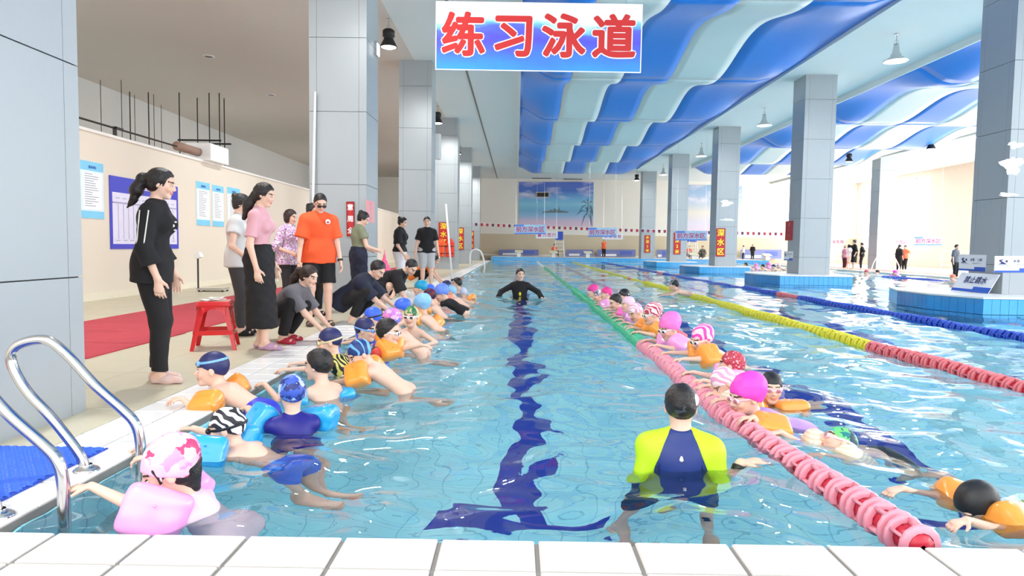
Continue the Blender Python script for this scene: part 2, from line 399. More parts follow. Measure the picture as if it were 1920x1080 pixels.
    def leg(s, sd, i, g=0, upto=2., k=.03, gs=None):
        S_ = s.s; gs = g if gs is None else gs
        u = min(upto, 1); e = s.hip[i]+(s.kn[i]-s.hip[i])*u; d = nrm(s.kn[i]-s.hip[i]); cut = [(e, d)] if upto < 1 else None
        sd.cap(s.hip[i], .088*S_*s.b+g, e, (.088-.033*u)*S_*s.b+(gs if upto <= 1 else g), k=k*S_, cut=cut)
        if upto > 1:
            u = upto-1; e = s.kn[i]+(s.an[i]-s.kn[i])*u; d = nrm(s.an[i]-s.kn[i]); cut = [(e, d)] if upto < 2 else None
            sd.cap(s.kn[i], .053*S_+g, e, (.053-.018*u)*S_+gs, k=k*S_, cut=cut)
            if g < .02: sd.cap(s.kn[i]+d*.1*S_-nrm(s.ft[i])*.018*S_, .046*S_+g, s.kn[i]+d*.18*S_-nrm(s.ft[i])*.012*S_, .04*S_+g, k=k*S_, cut=cut)
    def hf(s, x, y, z):  # head frame point
        return s.Hc+(s.hr*x+s.head_f*y+s.head_u*z)*s.hs
    def body(s):
        s.hr = nrm(np.cross(s.head_f, s.head_u)); ax = (s.hr, s.head_f, s.head_u); h = s.hs; S_ = s.s; P = s.hf
        s.root = empty('person', s.o, s.label, 'person', s.group)
        sd = Sdf(); s.torso(sd)
        # neck
        sd.cap(s.N-s.t*.03*S_, .055*S_*(.9 if s.sex == 'f' else 1), P(0, -.022, -.05), .046*h*(.9 if s.sex == 'f' else 1), k=.03*S_)
        for i in (0, 1):
            s.arm(sd, i); s.leg(sd, i)
            d = nrm(s.wr[i]-s.el[i]); sg = i*2-1
            if s.hd[i] is not None: d = nrm(s.hd[i])
            pn = s.pn[i] if s.pn[i] is not None else -s.r*sg
            pn = np.array(pn, float); pn = nrm(pn-d*(pn@d)); lat = np.cross(d, pn)*sg*-1
            if abs(lat@s.h) > .2 and s.pn[i] is None and lat@s.h < 0: lat = -lat
            hand(sd, s.wr[i], d, pn, lat, S_, s.curl[i], k=min(.006, s.res))
            # foot
            if s.foot:
                f = nrm(s.ft[i]); a = s.an[i]
                sd.cap(a, .036*S_, a-s.z*.035*S_-f*.02*S_, .035*S_, k=.02*S_)
                sd.cap(a-s.z*.045*S_-f*.03*S_, .032*S_, a-s.z*.052*S_+f*.13*S_, .03*S_, k=.025*S_, flat=(s.z, 1.25))
                sd.cap(a-s.z*.02*S_+f*.02*S_, .034*S_, a-s.z*.055*S_+f*.11*S_, .025*S_, k=.025*S_)
        # head
        sd.ell(P(0, -.014, .026), np.array([.074, .092, .088])*h, ax, k=.02*h)
        sd.ell(P(0, .020, -.035), np.array([.056, .066, .070])*h, ax, k=.03*h)
        sd.cap(P(-.012, .068, -.088), .016*h, P(.012, .068, -.088), .016*h, k=.03*h)
        sd.cap(P(-.03, .072, .030), .012*h, P(.03, .072, .030), .012*h, k=.025*h)
        for x in (-1, 1):
            sd.ell(P(.031*x, .096, .004), np.array([.017, .015, .013])*h, ax, k=.014*h, sub=True)
            sd.ell(P(.034*x, .066, -.028), np.array([.022, .018, .018])*h, ax, k=.02*h)
            sd.ell(P(.074*x, -.008, -.004), np.array([.009, .019, .031])*h, ax, k=.006*h)
        sd.cap(P(0, .083, .018), .008*h, P(0, .103, -.022), .0105*h, k=.012*h)
        sd.cap(P(-.011, .092, -.027), .008*h, P(.011, .092, -.027), .008*h, k=.008*h)
        sd.ell(P(0, .087, -.049), np.array([.022, .009, .0055])*h, ax, k=.006*h)
        sd.ell(P(0, .085, -.060), np.array([.018, .009, .006])*h, ax, k=.006*h)
        v, q = sd.mesh(s.res)
        q_ = (v-s.Hc)/h; lx = q_@s.hr; ly = q_@s.head_f; lz = q_@s.head_u
        c = np.tile(np.array(s.skin), (len(v), 1)); base = np.array(s.skin)
        nz = .5+.5*np.sin(v[:, 0]*37)*np.sin(v[:, 1]*31+1)*np.sin(v[:, 2]*29+2); c *= (.96+.06*nz)[:, None]
        front = (ly > .045) & (ly < .125) & (np.abs(lx) < .07) & (np.abs(lz) < .13)
        lips = front & (np.abs(lx) < .024) & (lz < -.044) & (lz > -.066) & (ly > .078)
        c[lips] = base*np.array([.82, .45, .45])
        cheek = front & (((np.abs(lx)-.04)**2+(lz+.025)**2) < .02**2); c[cheek] *= np.array([1.0, .86, .84])
        brow = front & (np.abs(lz-.030-.0) < .006) & (np.abs(np.abs(lx)-.032) < .02); c[brow] = np.array([.03, .02, .015])
        s.vq = (v, q); s.ob = npobj('body', (v, q), vcmat('skin', .45), s.root, s.o, c)
        # eyes
        if s.res < .012:
            for x in (-1, 1):
                sd = Sdf(); sd.ell(P(.031*x, .079, .004), np.array([.0155, .010, .0078])*h, ax, k=.002)
                v, q = sd.mesh(.0028); q_ = (v-s.Hc)/h; lx = np.abs(q_@s.hr)-.031; lz = q_@s.head_u-.004
                c = np.tile(np.array([.75, .72, .70]), (len(v), 1)); c[(lx**2+lz**2) < .0078**2] = [.03, .015, .01]; c[lz > .0045] = [.04, .02, .02]
                npobj('eye', (v, q), vcmat('eye_gloss', .15), s.root, s.o, c)
        return s
    def part(s, name, sd, m, warp=0, res=None, wl=.09, cutall=None, label=None, parent=None):
        o = npobj(name, sd.mesh(res or s.res, warp=warp, wl=wl, cutall=cutall), m, parent or s.root, s.o)
        if label: o['label'] = label
        return o
    # clothing -------------------------------------------------------
    def shirt(s, m, sleeve=.6, hem=.10, g=.012, flare=.0, name='shirt', warp=.0022, neck=.03, sg=.018, res=None, label=None):
        sd = Sdf(); S_ = s.s
        cut = [(s.P-s.t*hem*S_, -s.t)]
        s.torso(sd, g+flare, cut=cut)
        if hem > .03:
            rr = .128*S_*s.b+g+.012+flare
            for x in (-1, 1): sd.cap(s.P-s.t*(hem+.03)*S_+s.r*.062*x*S_, rr, s.P+s.t*.06*S_+s.r*.04*x*S_, rr-.012, k=.05*S_, flat=(s.fw, 1.18), cut=cut)
        if sleeve > 0:
            for i in (0, 1): s.arm(sd, i, g+.002, sleeve, k=.03, gs=g+sg)
        sd.cap(s.N-s.t*.05*S_, .055*S_+g, s.N+s.t*(.0+neck*.3)*S_, .05*S_+g*.6, k=.03*S_, cut=[(s.N+s.t*neck*.5*S_, s.t)])
        return s.part(name, sd, m, warp, label=label, res=res)
    def bottoms(s, m, upto=1.95, g=.014, gs=.02, waist=.10, name='trousers', warp=.002, label=None):
        sd = Sdf(); S_ = s.s; cut = [(s.P+s.t*waist*S_, s.t)]
        sd.cap(s.P-s.r*.075*S_, .112*S_*s.b+g, s.P+s.r*.075*S_, .112*S_*s.b+g, k=.05*S_, flat=(s.fw, 1.12), cut=cut)
        sd.cap(s.P+s.t*.0*S_, .122*S_*s.b+g, s.P+s.t*.14*S_, .118*S_*s.b+g, k=.05*S_, flat=(s.fw, 1.3), cut=cut)
        for i in (0, 1): s.leg(sd, i, g, upto, k=.03, gs=gs)
        return s.part(name, sd, m, warp, label=label)
    def skirt(s, m, z0=.32, top=.09, r1=.19, label=None):
        sd = Sdf(); S_ = s.s; a = s.P+s.t*top*S_; c = s.P*1.0; c[2] = s.o[2]+z0*S_; c[:2] = (s.kn[0][:2]+s.kn[1][:2])/2*.6+s.P[:2]*.4
        cut = [(c, -s.z), (a, s.t)]
        for x in (-1, 1): sd.cap(a+s.r*.02*x*S_, .118*S_, s.P-s.t*.02*S_+s.r*.078*x*S_, .132*S_, k=.06, flat=(s.fw, 1.1), cut=cut)
        for x in (-1, 1): sd.cap(s.P+s.r*.078*x*S_, .130*S_, c+s.r*.03*x*S_, .135*S_, k=.05, flat=(s.fw, 1.1), cut=cut)
        sd.cap(s.P-s.t*.03*S_, .15*S_, c, r1*S_, k=.06, flat=(s.h, 1.3), cut=cut)
        return s.part('skirt', sd, m, .004, wl=.05, label=label)
    def shoes(s, m, sole=None, tall=False, label=None):
        for i in (0, 1):
            f = nrm(s.ft[i]); a = s.an[i]; S_ = s.s; sd = Sdf()
            b = a-s.z*(.078)*S_; w_ = np.cross(f, s.z)
            fl = [(b+s.z*.001, -s.z)]
            sd.cap(b+s.z*.026*S_-f*.03*S_, .037*S_, b+s.z*.026*S_+f*.06*S_, .041*S_, k=.03, flat=(w_, 1.0), cut=fl+([] if tall else [(b+s.z*.06*S_, s.z)]))
            sd.cap(b+s.z*.024*S_+f*.06*S_, .041*S_, b+s.z*.018*S_+f*.145*S_, .031*S_, k=.03, cut=fl)
            if tall: sd.cap(a-f*.01*S_, .046*S_, a-s.z*.03*S_, .046*S_, k=.03)
            s.part('shoe', sd, m, res=min(s.res, .008), label=label)
    def hair(s, m, style='short', n=.014, label=None):
        h = s.hs; P = s.hf; ax = (s.hr, s.head_f, s.head_u); sd = Sdf(); g = n*h
        r = np.array([.074, .092, .088])*h+g
        face = [(P(0, .056, .062), nrm(s.head_f*1.0-s.head_u*.62))]
        if style in ('short', 'crop'):
            gg = g if style == 'short' else g*.6; r = np.array([.074, .092, .088])*h+gg
            sd.ell(P(0, -.016, .030), r, ax, k=.01, cut=[(P(0, .06, .075), nrm(s.head_f*.8-s.head_u*.6)), (P(0, -.03, -.035), nrm(-s.head_u+s.head_f*.6))])
        elif style == 'bob':
            sd.ell(P(0, -.016, .028), r+.004, ax, k=.02, cut=face)
            sd.ell(P(0, -.03, -.04), np.array([.086, .07, .075])*h, ax, k=.03, cut=[(P(0, .02, 0), s.head_f)])
        else:
            sd.ell(P(0, -.016, .028), r, ax, k=.01, cut=face+[(P(0, .0, -.045), nrm(-s.head_u+s.head_f*.3))])
            sd.ell(P(0, -.045, -.03), np.array([.062, .05, .05])*h, ax, k=.03, cut=[(P(0, .0, 0), s.head_f)])
            for x in (-1, 1): sd.cap(P(.07*x, .035, .045), .010*h, P(.073*x, .03, -.012), .005*h, k=.015)
            if style == 'pony':
                a = P(0, -.105, .03); sd.cap(a, .022*h, P(0, -.14, .01), .036*h, k=.02); sd.cap(P(0, -.14, .01), .040*h, P(.0, -.165, -.09), .046*h, k=.03); sd.cap(P(0, -.165, -.09), .044*h, P(0, -.17, -.19), .020*h, k=.03); sd.cap(P(0, -.17, -.17), .022*h, P(0, -.20, -.24), .006*h, k=.03)
            if style == 'lowpony':
                sd.cap(P(0, -.09, -.03), .045*h, P(0, -.13, -.14), .05*h, k=.03); sd.cap(P(0, -.13, -.14), .048*h, P(0, -.13, -.28), .025*h, k=.03)
            if style == 'bun':
                sd.ell(P(0, -.10, .075), np.array([.042, .038, .04])*h, ax, k=.012)
            if style == 'wet':
                sd.cap(P(0, -.07, .0), .06*h, P(0, -.06, -.1), .03*h, k=.03)
        return s.part('hair', sd, m, .0016 if s.res < .012 else 0, res=min(s.res, .0075), wl=.02, label=label)
    def swimcap(s, m, puff=0, name='swim_cap', label=None, back=None):
        h = s.hs; P = s.hf; ax = (s.hr, s.head_f, s.head_u); sd = Sdf()
        cut = [(P(0, .06, .038), nrm(s.head_f*.35-s.head_u)), (P(0, -.02, -.055), nrm(-s.head_u+s.head_f*.2))]
        cut = [(P(0, .075, .040), nrm(s.head_f*.25-s.head_u*1.)), ]
        cut = [(P(0, .082, .044), nrm(s.head_f*.55-s.head_u*1.))]
        sd.ell(P(0, -.016, .028), np.array([.074, .092, .088])*h+.007*h+puff*.35, ax, k=.01, cut=cut)
        if puff: sd.ell(P(0, -.03-puff*.5, .045+puff*.6), np.array([.074, .088, .075])*h+puff*.6, ax, k=.03, cut=cut)
        return s.part(name, sd, m, .0012 if puff else .0004, res=min(s.res, .007), wl=.03, label=label)
    def goggles(s, strap, lens, up=0, label=None):
        h = s.hs; P = s.hf; ax = (s.hr, s.head_f, s.head_u); z = .004+up; sd = Sdf()
        a = nrm(s.head_u+s.head_f*.12); c = P(0, 0, .012+up*1.1)
        sd.ell(P(0, -.016, .028), np.array([.074, .092, .088])*h+.0125*h, ax, k=.001, cut=[(c+a*.008*h, a), (c-a*.008*h, -a)])
        y = .086+max(0, up)*-.25
        for x in (-1, 1): sd.ell(P(.032*x, y, z), np.array([.027, .013, .019])*h, ax, k=.006)
        sd.cap(P(-.012, y+.008, z), .006*h, P(.012, y+.008, z), .006*h, k=.005)
        o = s.part('goggles', sd, strap, res=min(s.res, .0045), label=label)
        for x in (-1, 1):
            sd = Sdf(); sd.ell(P(.032*x, y+.007, z), np.array([.020, .010, .0135])*h, ax); s.part('lens', sd, lens, res=min(s.res, .004), parent=o)
    def armband(s, i, m, r=(.10, .10, .06), pos=.5, label=None, out=None, up=0):
        d = nrm(s.el[i]-s.sh[i]); c = s.sh[i]+(s.el[i]-s.sh[i])*pos
        n = np.array(out, float) if out is not None else s.z; n = nrm(n-d*(n@d)); t = np.cross(d, n); c = c+n*up
        sd = Sdf(); rr = np.array(r)
        sd.pillow(c+n*rr[2]*.35, (rr[0], rr[1], rr[2]), (d, t, n), k=.012)
        sd.pillow(c-n*rr[2]*.5, (rr[0]*.95, rr[1]*.85, rr[2]*.7), (d, t, n), k=.012)
        o = s.part('armband', sd, m, .0012, res=min(s.res, .007), wl=.035, label=label)
        v = Sdf(); e = c+n*rr[2]*1.35+t*rr[1]*.4
        v.cap(e-n*.012, .007, e+n*.008, .006, k=.002); s.part('valve', v, m, res=.005, parent=o)
        return o
HAIR = mat('black_hair', (26, 22, 22), .35, var=.3, scale=40, bump=.5, bscale=150)
HAIRB = mat('brown_hair', (48, 30, 24), .4, var=.3, scale=40, bump=.5, bscale=150)
# ------------------------------------------------------------------ setting
ZC = 6.70; YF = 57.0; XR = 28.1; XP = -7.4; XL = -15.1; YB = -2.0
EX = -1.86; YN = 2.40; YE = 50.3; PXR = 18.5; ZD = .05; DEPTH = 1.2; ZFAR = .33
def box_struct(name, b, m):
    return tag(MB().box(*b).obj(name, m), kind='structure')
M_white = mat('ceiling_white', (236, 243, 244), .85, var=.02, scale=.4)
M_taupe = mat('ceiling_taupe', (224, 217, 208), .85, var=.03, scale=.5)  # warm grey paint with the left ceiling's dimmer light mixed into the colour
M_wall = mat('wall_white', (240, 236, 228), .8, var=.03, scale=.6)
M_cream = mat('partition_cream', (226, 216, 200), .7, var=.03, scale=.8)
M_beige = mat('wainscot_beige', (214, 200, 172), .7, var=.05, scale=.7)
M_grout = mat('grout_grey', (140, 136, 130), .9)
M_tilew = mat('tile_white', (238, 237, 234), .28, var=.03, scale=3, spec=.5)
M_tilef = mat('tile_front', (216, 213, 209), .3, var=.03, scale=3)
M_tileb = mat('tile_beige', (206, 198, 172), .42, var=.06, scale=2.5)
M_steel = mat('brushed_steel', (205, 205, 205), .14, 1, var=.04)
M_dark = mat('dark_metal', (60, 58, 56), .5, .6)
M_black = mat('black_plastic', (22, 22, 24), .5)
M_whitep = mat('white_plastic', (236, 236, 236), .4)
box_struct('ceiling', (-3.2, YB, ZC, XR+.3, YF+.3, ZC+.2), M_white)
tag(MB().box(XL-.3, YB, ZC, -3.2, YF+.3, ZC+.2).obj('ceiling', M_taupe), kind='structure')
box_struct('trim_1', (-1.72, 6, ZC-.02, -1.66, YF, ZC+.01), M_grout)
box_struct('trim_2', (20.9, YB, ZC-.16, 21.1, YF, ZC), mat('fascia_grey', (190, 198, 196)))
box_struct('wall_left', (XP-.15, YB, 0, XP, YF, 2.97), M_cream)
box_struct('trim_3', (XP-.16, YB, 2.97, XP+.03, YF, 3.02), mat('cap_white', (235, 232, 226)))
box_struct('baseboard_left', (XP, YB, ZD, XP+.02, YF, ZD+.13), mat('skirting', (232, 224, 204)))
box_struct('wall_far_left', (XL-.2, YB, 0, XL, YF, ZC), mat('wall_grey_white', (222, 223, 222), .8, var=.03))
# far wall with a window opening near its right end
wx0, wx1 = 24.6, 27.7
wb = MB()
for b in ((XL, YF, -.4, wx0, YF+.2, ZC), (wx0, YF, -.4, wx1, YF+.2, 2.1), (wx0, YF, 6.3, wx1, YF+.2, ZC), (wx1, YF, -.4, XR+.2, YF+.2, ZC)): wb.box(*b)
tag(wb.obj('wall_back', M_wall), kind='structure')
box_struct('trim_4', (XL, YF-.03, -.2, XR, YF, 2.12), M_beige)
box_struct('baseboard_back', (XP, YF-.05, ZFAR, XR, YF-.03, ZFAR+.12), M_wall)
# right wall with window openings
wb = MB(); wy = [(47.0, 55.8), (22.5, 40.5), (-1.0, 19.0)]
wb.box(XR, YB, 0, XR+.2, YF, 1.3); wb.box(XR, YB, 6.3, XR+.2, YF, ZC)
ys = [YB]+[y for a, b in sorted(wy) for y in (a, b)]+[YF]
for i in range(0, len(ys), 2): wb.box(XR, ys[i], 1.3, XR+.2, ys[i+1], 6.3)
tag(wb.obj('wall_right', mat('wall_right_beige', (232, 216, 204), .8, var=.03)), kind='structure')
gl, nt, b_ = newmat('window_glass'); nt.nodes.remove(b_)
tr = nt.nodes.new('ShaderNodeBsdfTransparent'); gs_ = nt.nodes.new('ShaderNodeBsdfGlossy'); gs_.inputs['Roughness'].default_value = .03
mx = nt.nodes.new('ShaderNodeMixShader'); mx.inputs[0].default_value = .07
nt.links.new(tr.outputs[0], mx.inputs[1]); nt.links.new(gs_.outputs[0], mx.inputs[2]); nt.links.new(mx.outputs[0], nt.nodes['Material Output'].inputs[0])
M_frame = mat('window_frame_white', (240, 240, 240), .5)
def window(n, a, b, z0, z1, axis, pos, bays):
    r = tag(empty('window_%d' % n, (0, 0, 0)), kind='structure')
    def bx(mb, u0, u1, za, zb, t0, t1):
        if axis == 'x': mb.box(pos+t0, u0, za, pos+t1, u1, zb)
        else: mb.box(u0, pos+t0, za, u1, pos+t1, zb)
    st = (b-a)/bays; rows = [z0, z0+(z1-z0)*.3, z1]
    m = MB(); bx(m, a, b, z0, z0+.08, .04, .14); bx(m, a, b, z1-.08, z1, .04, .14); bx(m, a, b, rows[1]-.03, rows[1]+.03, .04, .14)
    for i in range(bays+1): u = a+st*i; bx(m, max(a, u-.035), min(b, u+.035), z0, z1, .04, .14)
    m.obj('window_frame', M_frame, r)
    for i in range(bays):
        for j in range(2):
            m = MB(); bx(m, a+st*i+.03, a+st*(i+1)-.03, rows[j]+.03, rows[j+1]-.03, .085, .091); m.obj('pane', gl, r)
window(1, 47.0, 55.8, 1.3, 6.3, 'x', XR, 5)
window(2, 22.5, 40.5, 1.3, 6.3, 'x', XR, 9)
window(3, -1.0, 19.0, 1.3, 6.3, 'x', XR, 8)
window(4, wx0, wx1, 2.1, 6.3, 'y', YF, 2)
# pool basin ---------------------------------------------------------
def poolmat():
    m, nt, b = newmat('pool_tile'); N = nt.nodes.new; L = nt.links.new
    tc = N('ShaderNodeTexCoord'); br = N('ShaderNodeTexBrick'); br.offset = 0; br.squash = 1
    br.inputs['Scale'].default_value = 1; br.inputs['Brick Width'].default_value = .25; br.inputs['Row Height'].default_value = .12
    br.inputs['Mortar Size'].default_value = .006; br.inputs['Mortar Smooth'].default_value = .3
    br.inputs['Color1'].default_value = (*S((160, 238, 252)), 1); br.inputs['Color2'].default_value = (*S((174, 243, 254)), 1); br.inputs['Mortar'].default_value = (*S((128, 206, 228)), 1)
    L(tc.outputs['Object'], br.inputs['Vector']); L(br.outputs['Color'], b.inputs['Base Color']); b.inputs['Roughness'].default_value = .4
    return m
M_pool = poolmat()
zb = -DEPTH
tag(MB().box(EX-.3, YN-.3, zb-.2, PXR+.3, YE+.3, zb).obj('floor', M_pool), kind='structure')
M_line = mat('lane_line_navy', (24, 44, 168), .4, var=.08, scale=6)
for i, x in enumerate((.09, 2.72, 5.2, 8.6, 11.2, 13.8, 16.2)):
    m = MB().box(x-.13, YN+1.55, zb, x+.13, YE-2, zb+.006); m.box(x-.6, YN+1.30, zb, x+.6, YN+1.56, zb+.006); m.box(x-.5, YE-2, zb, x+.5, YE-1.75, zb+.006)
    tag(m.obj('trim_%d' % (10+i), M_line), kind='structure')
M_pwall = poolmat(); M_pwall.name = 'pool_wall_tile'
box_struct('trim_5', (EX-.02, YN-.3, zb, EX, YE, .0), M_pool)
box_struct('trim_6', (EX, YN-.25, zb, PXR, YN, .0), M_pool)
box_struct('trim_7', (PXR, YN-.25, zb, PXR+.02, YE, .0), M_pool)
# decks
box_struct('floor', (XL, YB, -.05, EX-.02, YF, ZD-.012), M_grout)
tag(MB().box(EX-.02, YB, -.05, XR, YN-.02, ZD-.012).obj('floor', M_grout), kind='structure')
M_deckr = mat('deck_right_tile', (232, 222, 206), .3, var=.05)
tag(MB().box(PXR+.02, YN-.02, -.05, XR, YF, ZD).obj('floor', M_deckr), kind='structure')
fd = tag(MB().box(EX-.02, YE, zb, PXR+.02, YF, ZFAR).obj('floor', mat('deck_far', (226, 226, 222), .4)), kind='structure')
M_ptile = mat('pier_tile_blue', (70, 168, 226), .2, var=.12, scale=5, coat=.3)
M_ptile_shade = mat('pier_tile_blue_shade', (52, 140, 204), .2, var=.12, scale=5, coat=.3)  # same blue tile, with the shade of left-facing pier sides in its colour
M_pgrout = mat('pier_grout', (40, 90, 130), .8)
# far end upstand tiles (joined: too far to pick apart)
tb = MB()
x = EX
while x < PXR:
    for z in (.012, .175): tb.box(x+.004, YE-.02, z, x+.236, YE, z+.15)
    x += .24
tag(tb.obj('trim_8', M_ptile), kind='structure')
# deck tiles (parts of one paving each)
def shared(mb, m): me = mb.mesh('tile', [m]); return me
def paving(label_name, xs, ys, m, z=ZD, gap=.006, far=None, bev=.004, th=.012, kind='structure'):
    """tiles between successive xs and ys as parts of a floor piece"""
    r = tag(empty(label_name, (xs[0], ys[0], z)), kind='structure'); cache = {}; mb = MB()
    for i in range(len(xs)-1):
        for j in range(len(ys)-1):
            w_, h_ = xs[i+1]-xs[i], ys[j+1]-ys[j]
            if far and ys[j] > far: mb.box(xs[i]-xs[0]+gap/2, ys[j]-ys[0]+gap/2, -th, xs[i+1]-xs[0]-gap/2, ys[j+1]-ys[0]-gap/2, 0); continue
            key = (round(w_, 3), round(h_, 3))
            if key not in cache: cache[key] = MB().box(gap/2, gap/2, -th, w_-gap/2, h_-gap/2, 0, bev).mesh('tile', [m])
            link('tile', cache[key], None, r, (xs[i]-xs[0], ys[j]-ys[0], R_.uniform(-.0006, .0006)))
    if mb.v: tag(mb.obj('tile', m, r), kind='stuff')
    return r
def rng(a, st, b):
    o = []
    while a < b+1e-6: o.append(a); a += st
    return o
# near edge paving
paving('floor', rng(-4.4, .345, 4.9), [YN-.005-.235*i for i in range(5)][::-1], M_tilef, bev=.006, gap=.016)
# pool-side white band
paving('floor', [-2.36, -2.11, EX-.02], rng(YN-.005, .25, YE-.2), M_tilew, far=14, bev=.006, gap=.012)
# beige deck
paving('floor', [-3.82, -3.09, -2.36], rng(YN-.005, .6, YF-.3), M_tileb, far=14)
paving('floor', [XP, XP+.62, XP+1.24, -5.55], rng(YN-.005, .6, YF-.3), M_tileb, far=12)
box_struct('floor', (-5.55, YN, 0, -3.82, YF, ZD-.006), M_tileb)
# red carpet
cb = MB(); n = 60
for i in range(n):
    y0 = YN+(YF-1-YN)*i/n; y1 = YN+(YF-1-YN)*(i+1)/n
    cb.box(-5.55, y0, ZD, -3.80+.015*math.sin(i*1.7), y1+.01, ZD+.012)
tag(cb.obj('carpet', mat('red_carpet', (196, 70, 82), .95, var=.12, scale=5, bump=.8, bscale=120)), 'long red carpet runner laid along the left deck beside the cream partition', 'carpet')
tag(MB().box(19.6, 20, ZD, 21.0, YF-2, ZD+.012).obj('carpet', mat('pink_carpet', (232, 150, 140), .9)), 'faded pink-red runner on the far right deck near the windows', 'carpet')
# water ----------------------------------------------------------------
def water():
    ys = [YN]
    while ys[-1] < YE: ys.append(ys[-1]+max(.022, .0052*ys[-1]**1.15))
    ys[-1] = YE; ys = np.array(ys)
    xs = [EX]
    while xs[-1] < PXR:
        x = xs[-1]; xs.append(x+(.028 if x < 3.6 else .028+.03*(x-3.6)/3))
    xs[-1] = PXR; xs = np.array(xs)
    X, Y = np.meshgrid(xs, ys, indexing='xy'); rg = np.random.RandomState(5); Z = np.zeros_like(X)
    st = np.gradient(ys)[:, None]*np.ones_like(X)
    for i in range(46):
        lam = .20*(1.07**i); a = rg.uniform(0, 2*PI); k = 2*PI/lam
        A = .0135*lam*rg.uniform(.6, 1.3)*(1 if lam < .9 else .45)
        fade = np.clip((lam/st-2.2)/2.5, 0, 1)
        wx = X+.05*np.sin(2.1*Y+i); wy_ = Y+.05*np.sin(1.7*X+2*i)
        ph = k*(wx*math.cos(a)+wy_*math.sin(a))+rg.uniform(0, 6.28)
        Z += A*.46*np.sin(ph)*fade
    Z *= .9+.25*np.sin(X*.7+1)*np.sin(Y*.4)
    amp = np.where(Y > 18, .62, 1.0-(.38*np.clip((Y-6)/12, 0, 1))); Z *= amp
    Z *= np.clip((Y-YN)/.1, 0.2, 1)
    v = np.stack([X, Y, Z-.006], -1).reshape(-1, 3); nx = len(xs); ny = len(ys)
    a = (np.arange(ny-1)[:, None]*nx+np.arange(nx-1)[None, :]).ravel(); q = np.stack([a, a+1, a+1+nx, a+nx], 1)
    m, nt, b = newmat('water'); N = nt.nodes.new; L = nt.links.new
    b.inputs['Base Color'].default_value = (.95, .995, 1, 1); b.inputs['Transmission Weight'].default_value = 1; b.inputs['IOR'].default_value = 1.333; b.inputs['Roughness'].default_value = .0
    tc = N('ShaderNodeTexCoord'); nz = N('ShaderNodeTexNoise'); nz.inputs['Scale'].default_value = 6; nz.inputs['Detail'].default_value = 3
    bp = N('ShaderNodeBump'); bp.inputs['Strength'].default_value = .16; bp.inputs['Distance'].default_value = .012
    L(tc.outputs['Object'], nz.inputs['Vector']); L(nz.outputs['Fac'], bp.inputs['Height']); L(bp.outputs[0], b.inputs['Normal'])
    o = npobj('pool_water', (v, q), m); return tag(o, kind='structure')
WATER = water()
# columns ----------------------------------------------------------------
M_panel = mat('panel_silver', (166, 174, 178), .36, .1, var=.03, scale=1.2)
M_core = mat('column_joint', (58, 62, 66), .8)
CW = 1.0; CD = .98; ZJ = [-.38+1.262*i for i in range(1, 6)]
def make_column(z0, label, group=None):
    r = empty('column', (0, 0, 0), label, 'column', group)
    MB().box(-CW/2+.016, -CD/2+.016, z0, CW/2-.016, CD/2-.016, ZC-.002).obj('core', M_core, r)
    zs = [z0]+[z for z in ZJ if z > z0+.2]+[ZC-.002]; g = .004; t = .014; cr = .13
    for a, b in zip(zs[:-1], zs[1:]):
        b -= .008 if b < ZC-.1 else 0
        for sx in (-1, 1):
            m = MB(); x = sx*CW/2; m.box(min(x, x-sx*t), -CD/2+cr+g, a, max(x, x-sx*t), CD/2-cr-g, b); m.obj('panel', M_panel, r)
            y = sx*CD/2; m = MB(); m.box(-CW/2+cr+g, min(y, y-sx*t), a, CW/2-cr-g, max(y, y-sx*t), b); m.obj('panel', M_panel, r)
            for sy in (-1, 1):
                x = sx*CW/2; y = sy*CD/2; m = MB()
                m.box(min(x, x-sx*cr), min(y, y-sy*t), a, max(x, x-sx*cr), max(y, y-sy*t), b)
                m.box(min(x, x-sx*t), min(y-sy*t, y-sy*cr), a, max(x, x-sx*t), max(y-sy*t, y-sy*cr), b); m.obj('corner_panel', M_panel, r)
    return r
LX = -2.65-CW/2; RX = 9.15+CW/2
dL = [3.17, 12.03, 21.07, 30.33, 39.4, 48.5]      # front faces, left row
wl_ = ['foremost silver panelled column at the left edge, standing beside the ladder', 'second silver column of the left row, with a white pipe and red safety sign', 'third silver column of the left row, rising behind the woman in white trousers', 'fourth column of the left row, with orange life vests hanging on it', 'fifth column of the left row, narrow, with a red and yellow depth sign', 'farthest column of the left row, next to the white end wall']
c0 = make_column(ZD, wl_[0])
c0.location = (LX, dL[0]+CD/2, 0)
for i in range(1, 6):
    c = copy_tree(c0, loc=(LX, dL[i]+CD/2, 0)); c['label'] = wl_[i]
dR = [12.9, 22.2, 31.6, 40.9, 50.35]
wr_ = ['nearest column of the right row, darkest, with the two depth signs', 'second column of the right row, standing on a blue tiled pier with a red notice on its side', 'third column of the right row, with the deep water sign in yellow characters', 'fourth column of the right row, with a two metre depth sign half behind a banner', 'farthest column of the right row, with a narrow red depth sign at the pool end']
cr0 = make_column(ZFAR+.002, wr_[0]); cr0.location = (RX, dR[0]+CD/2, 0)
for i in range(1, 5):
    c = copy_tree(cr0, loc=(RX, dR[i]+CD/2, 0)); c['label'] = wr_[i]
c = copy_tree(c0, loc=(21.9, 41.3, 0)); c['label'] = 'lone column on the far right deck in front of the bright window'
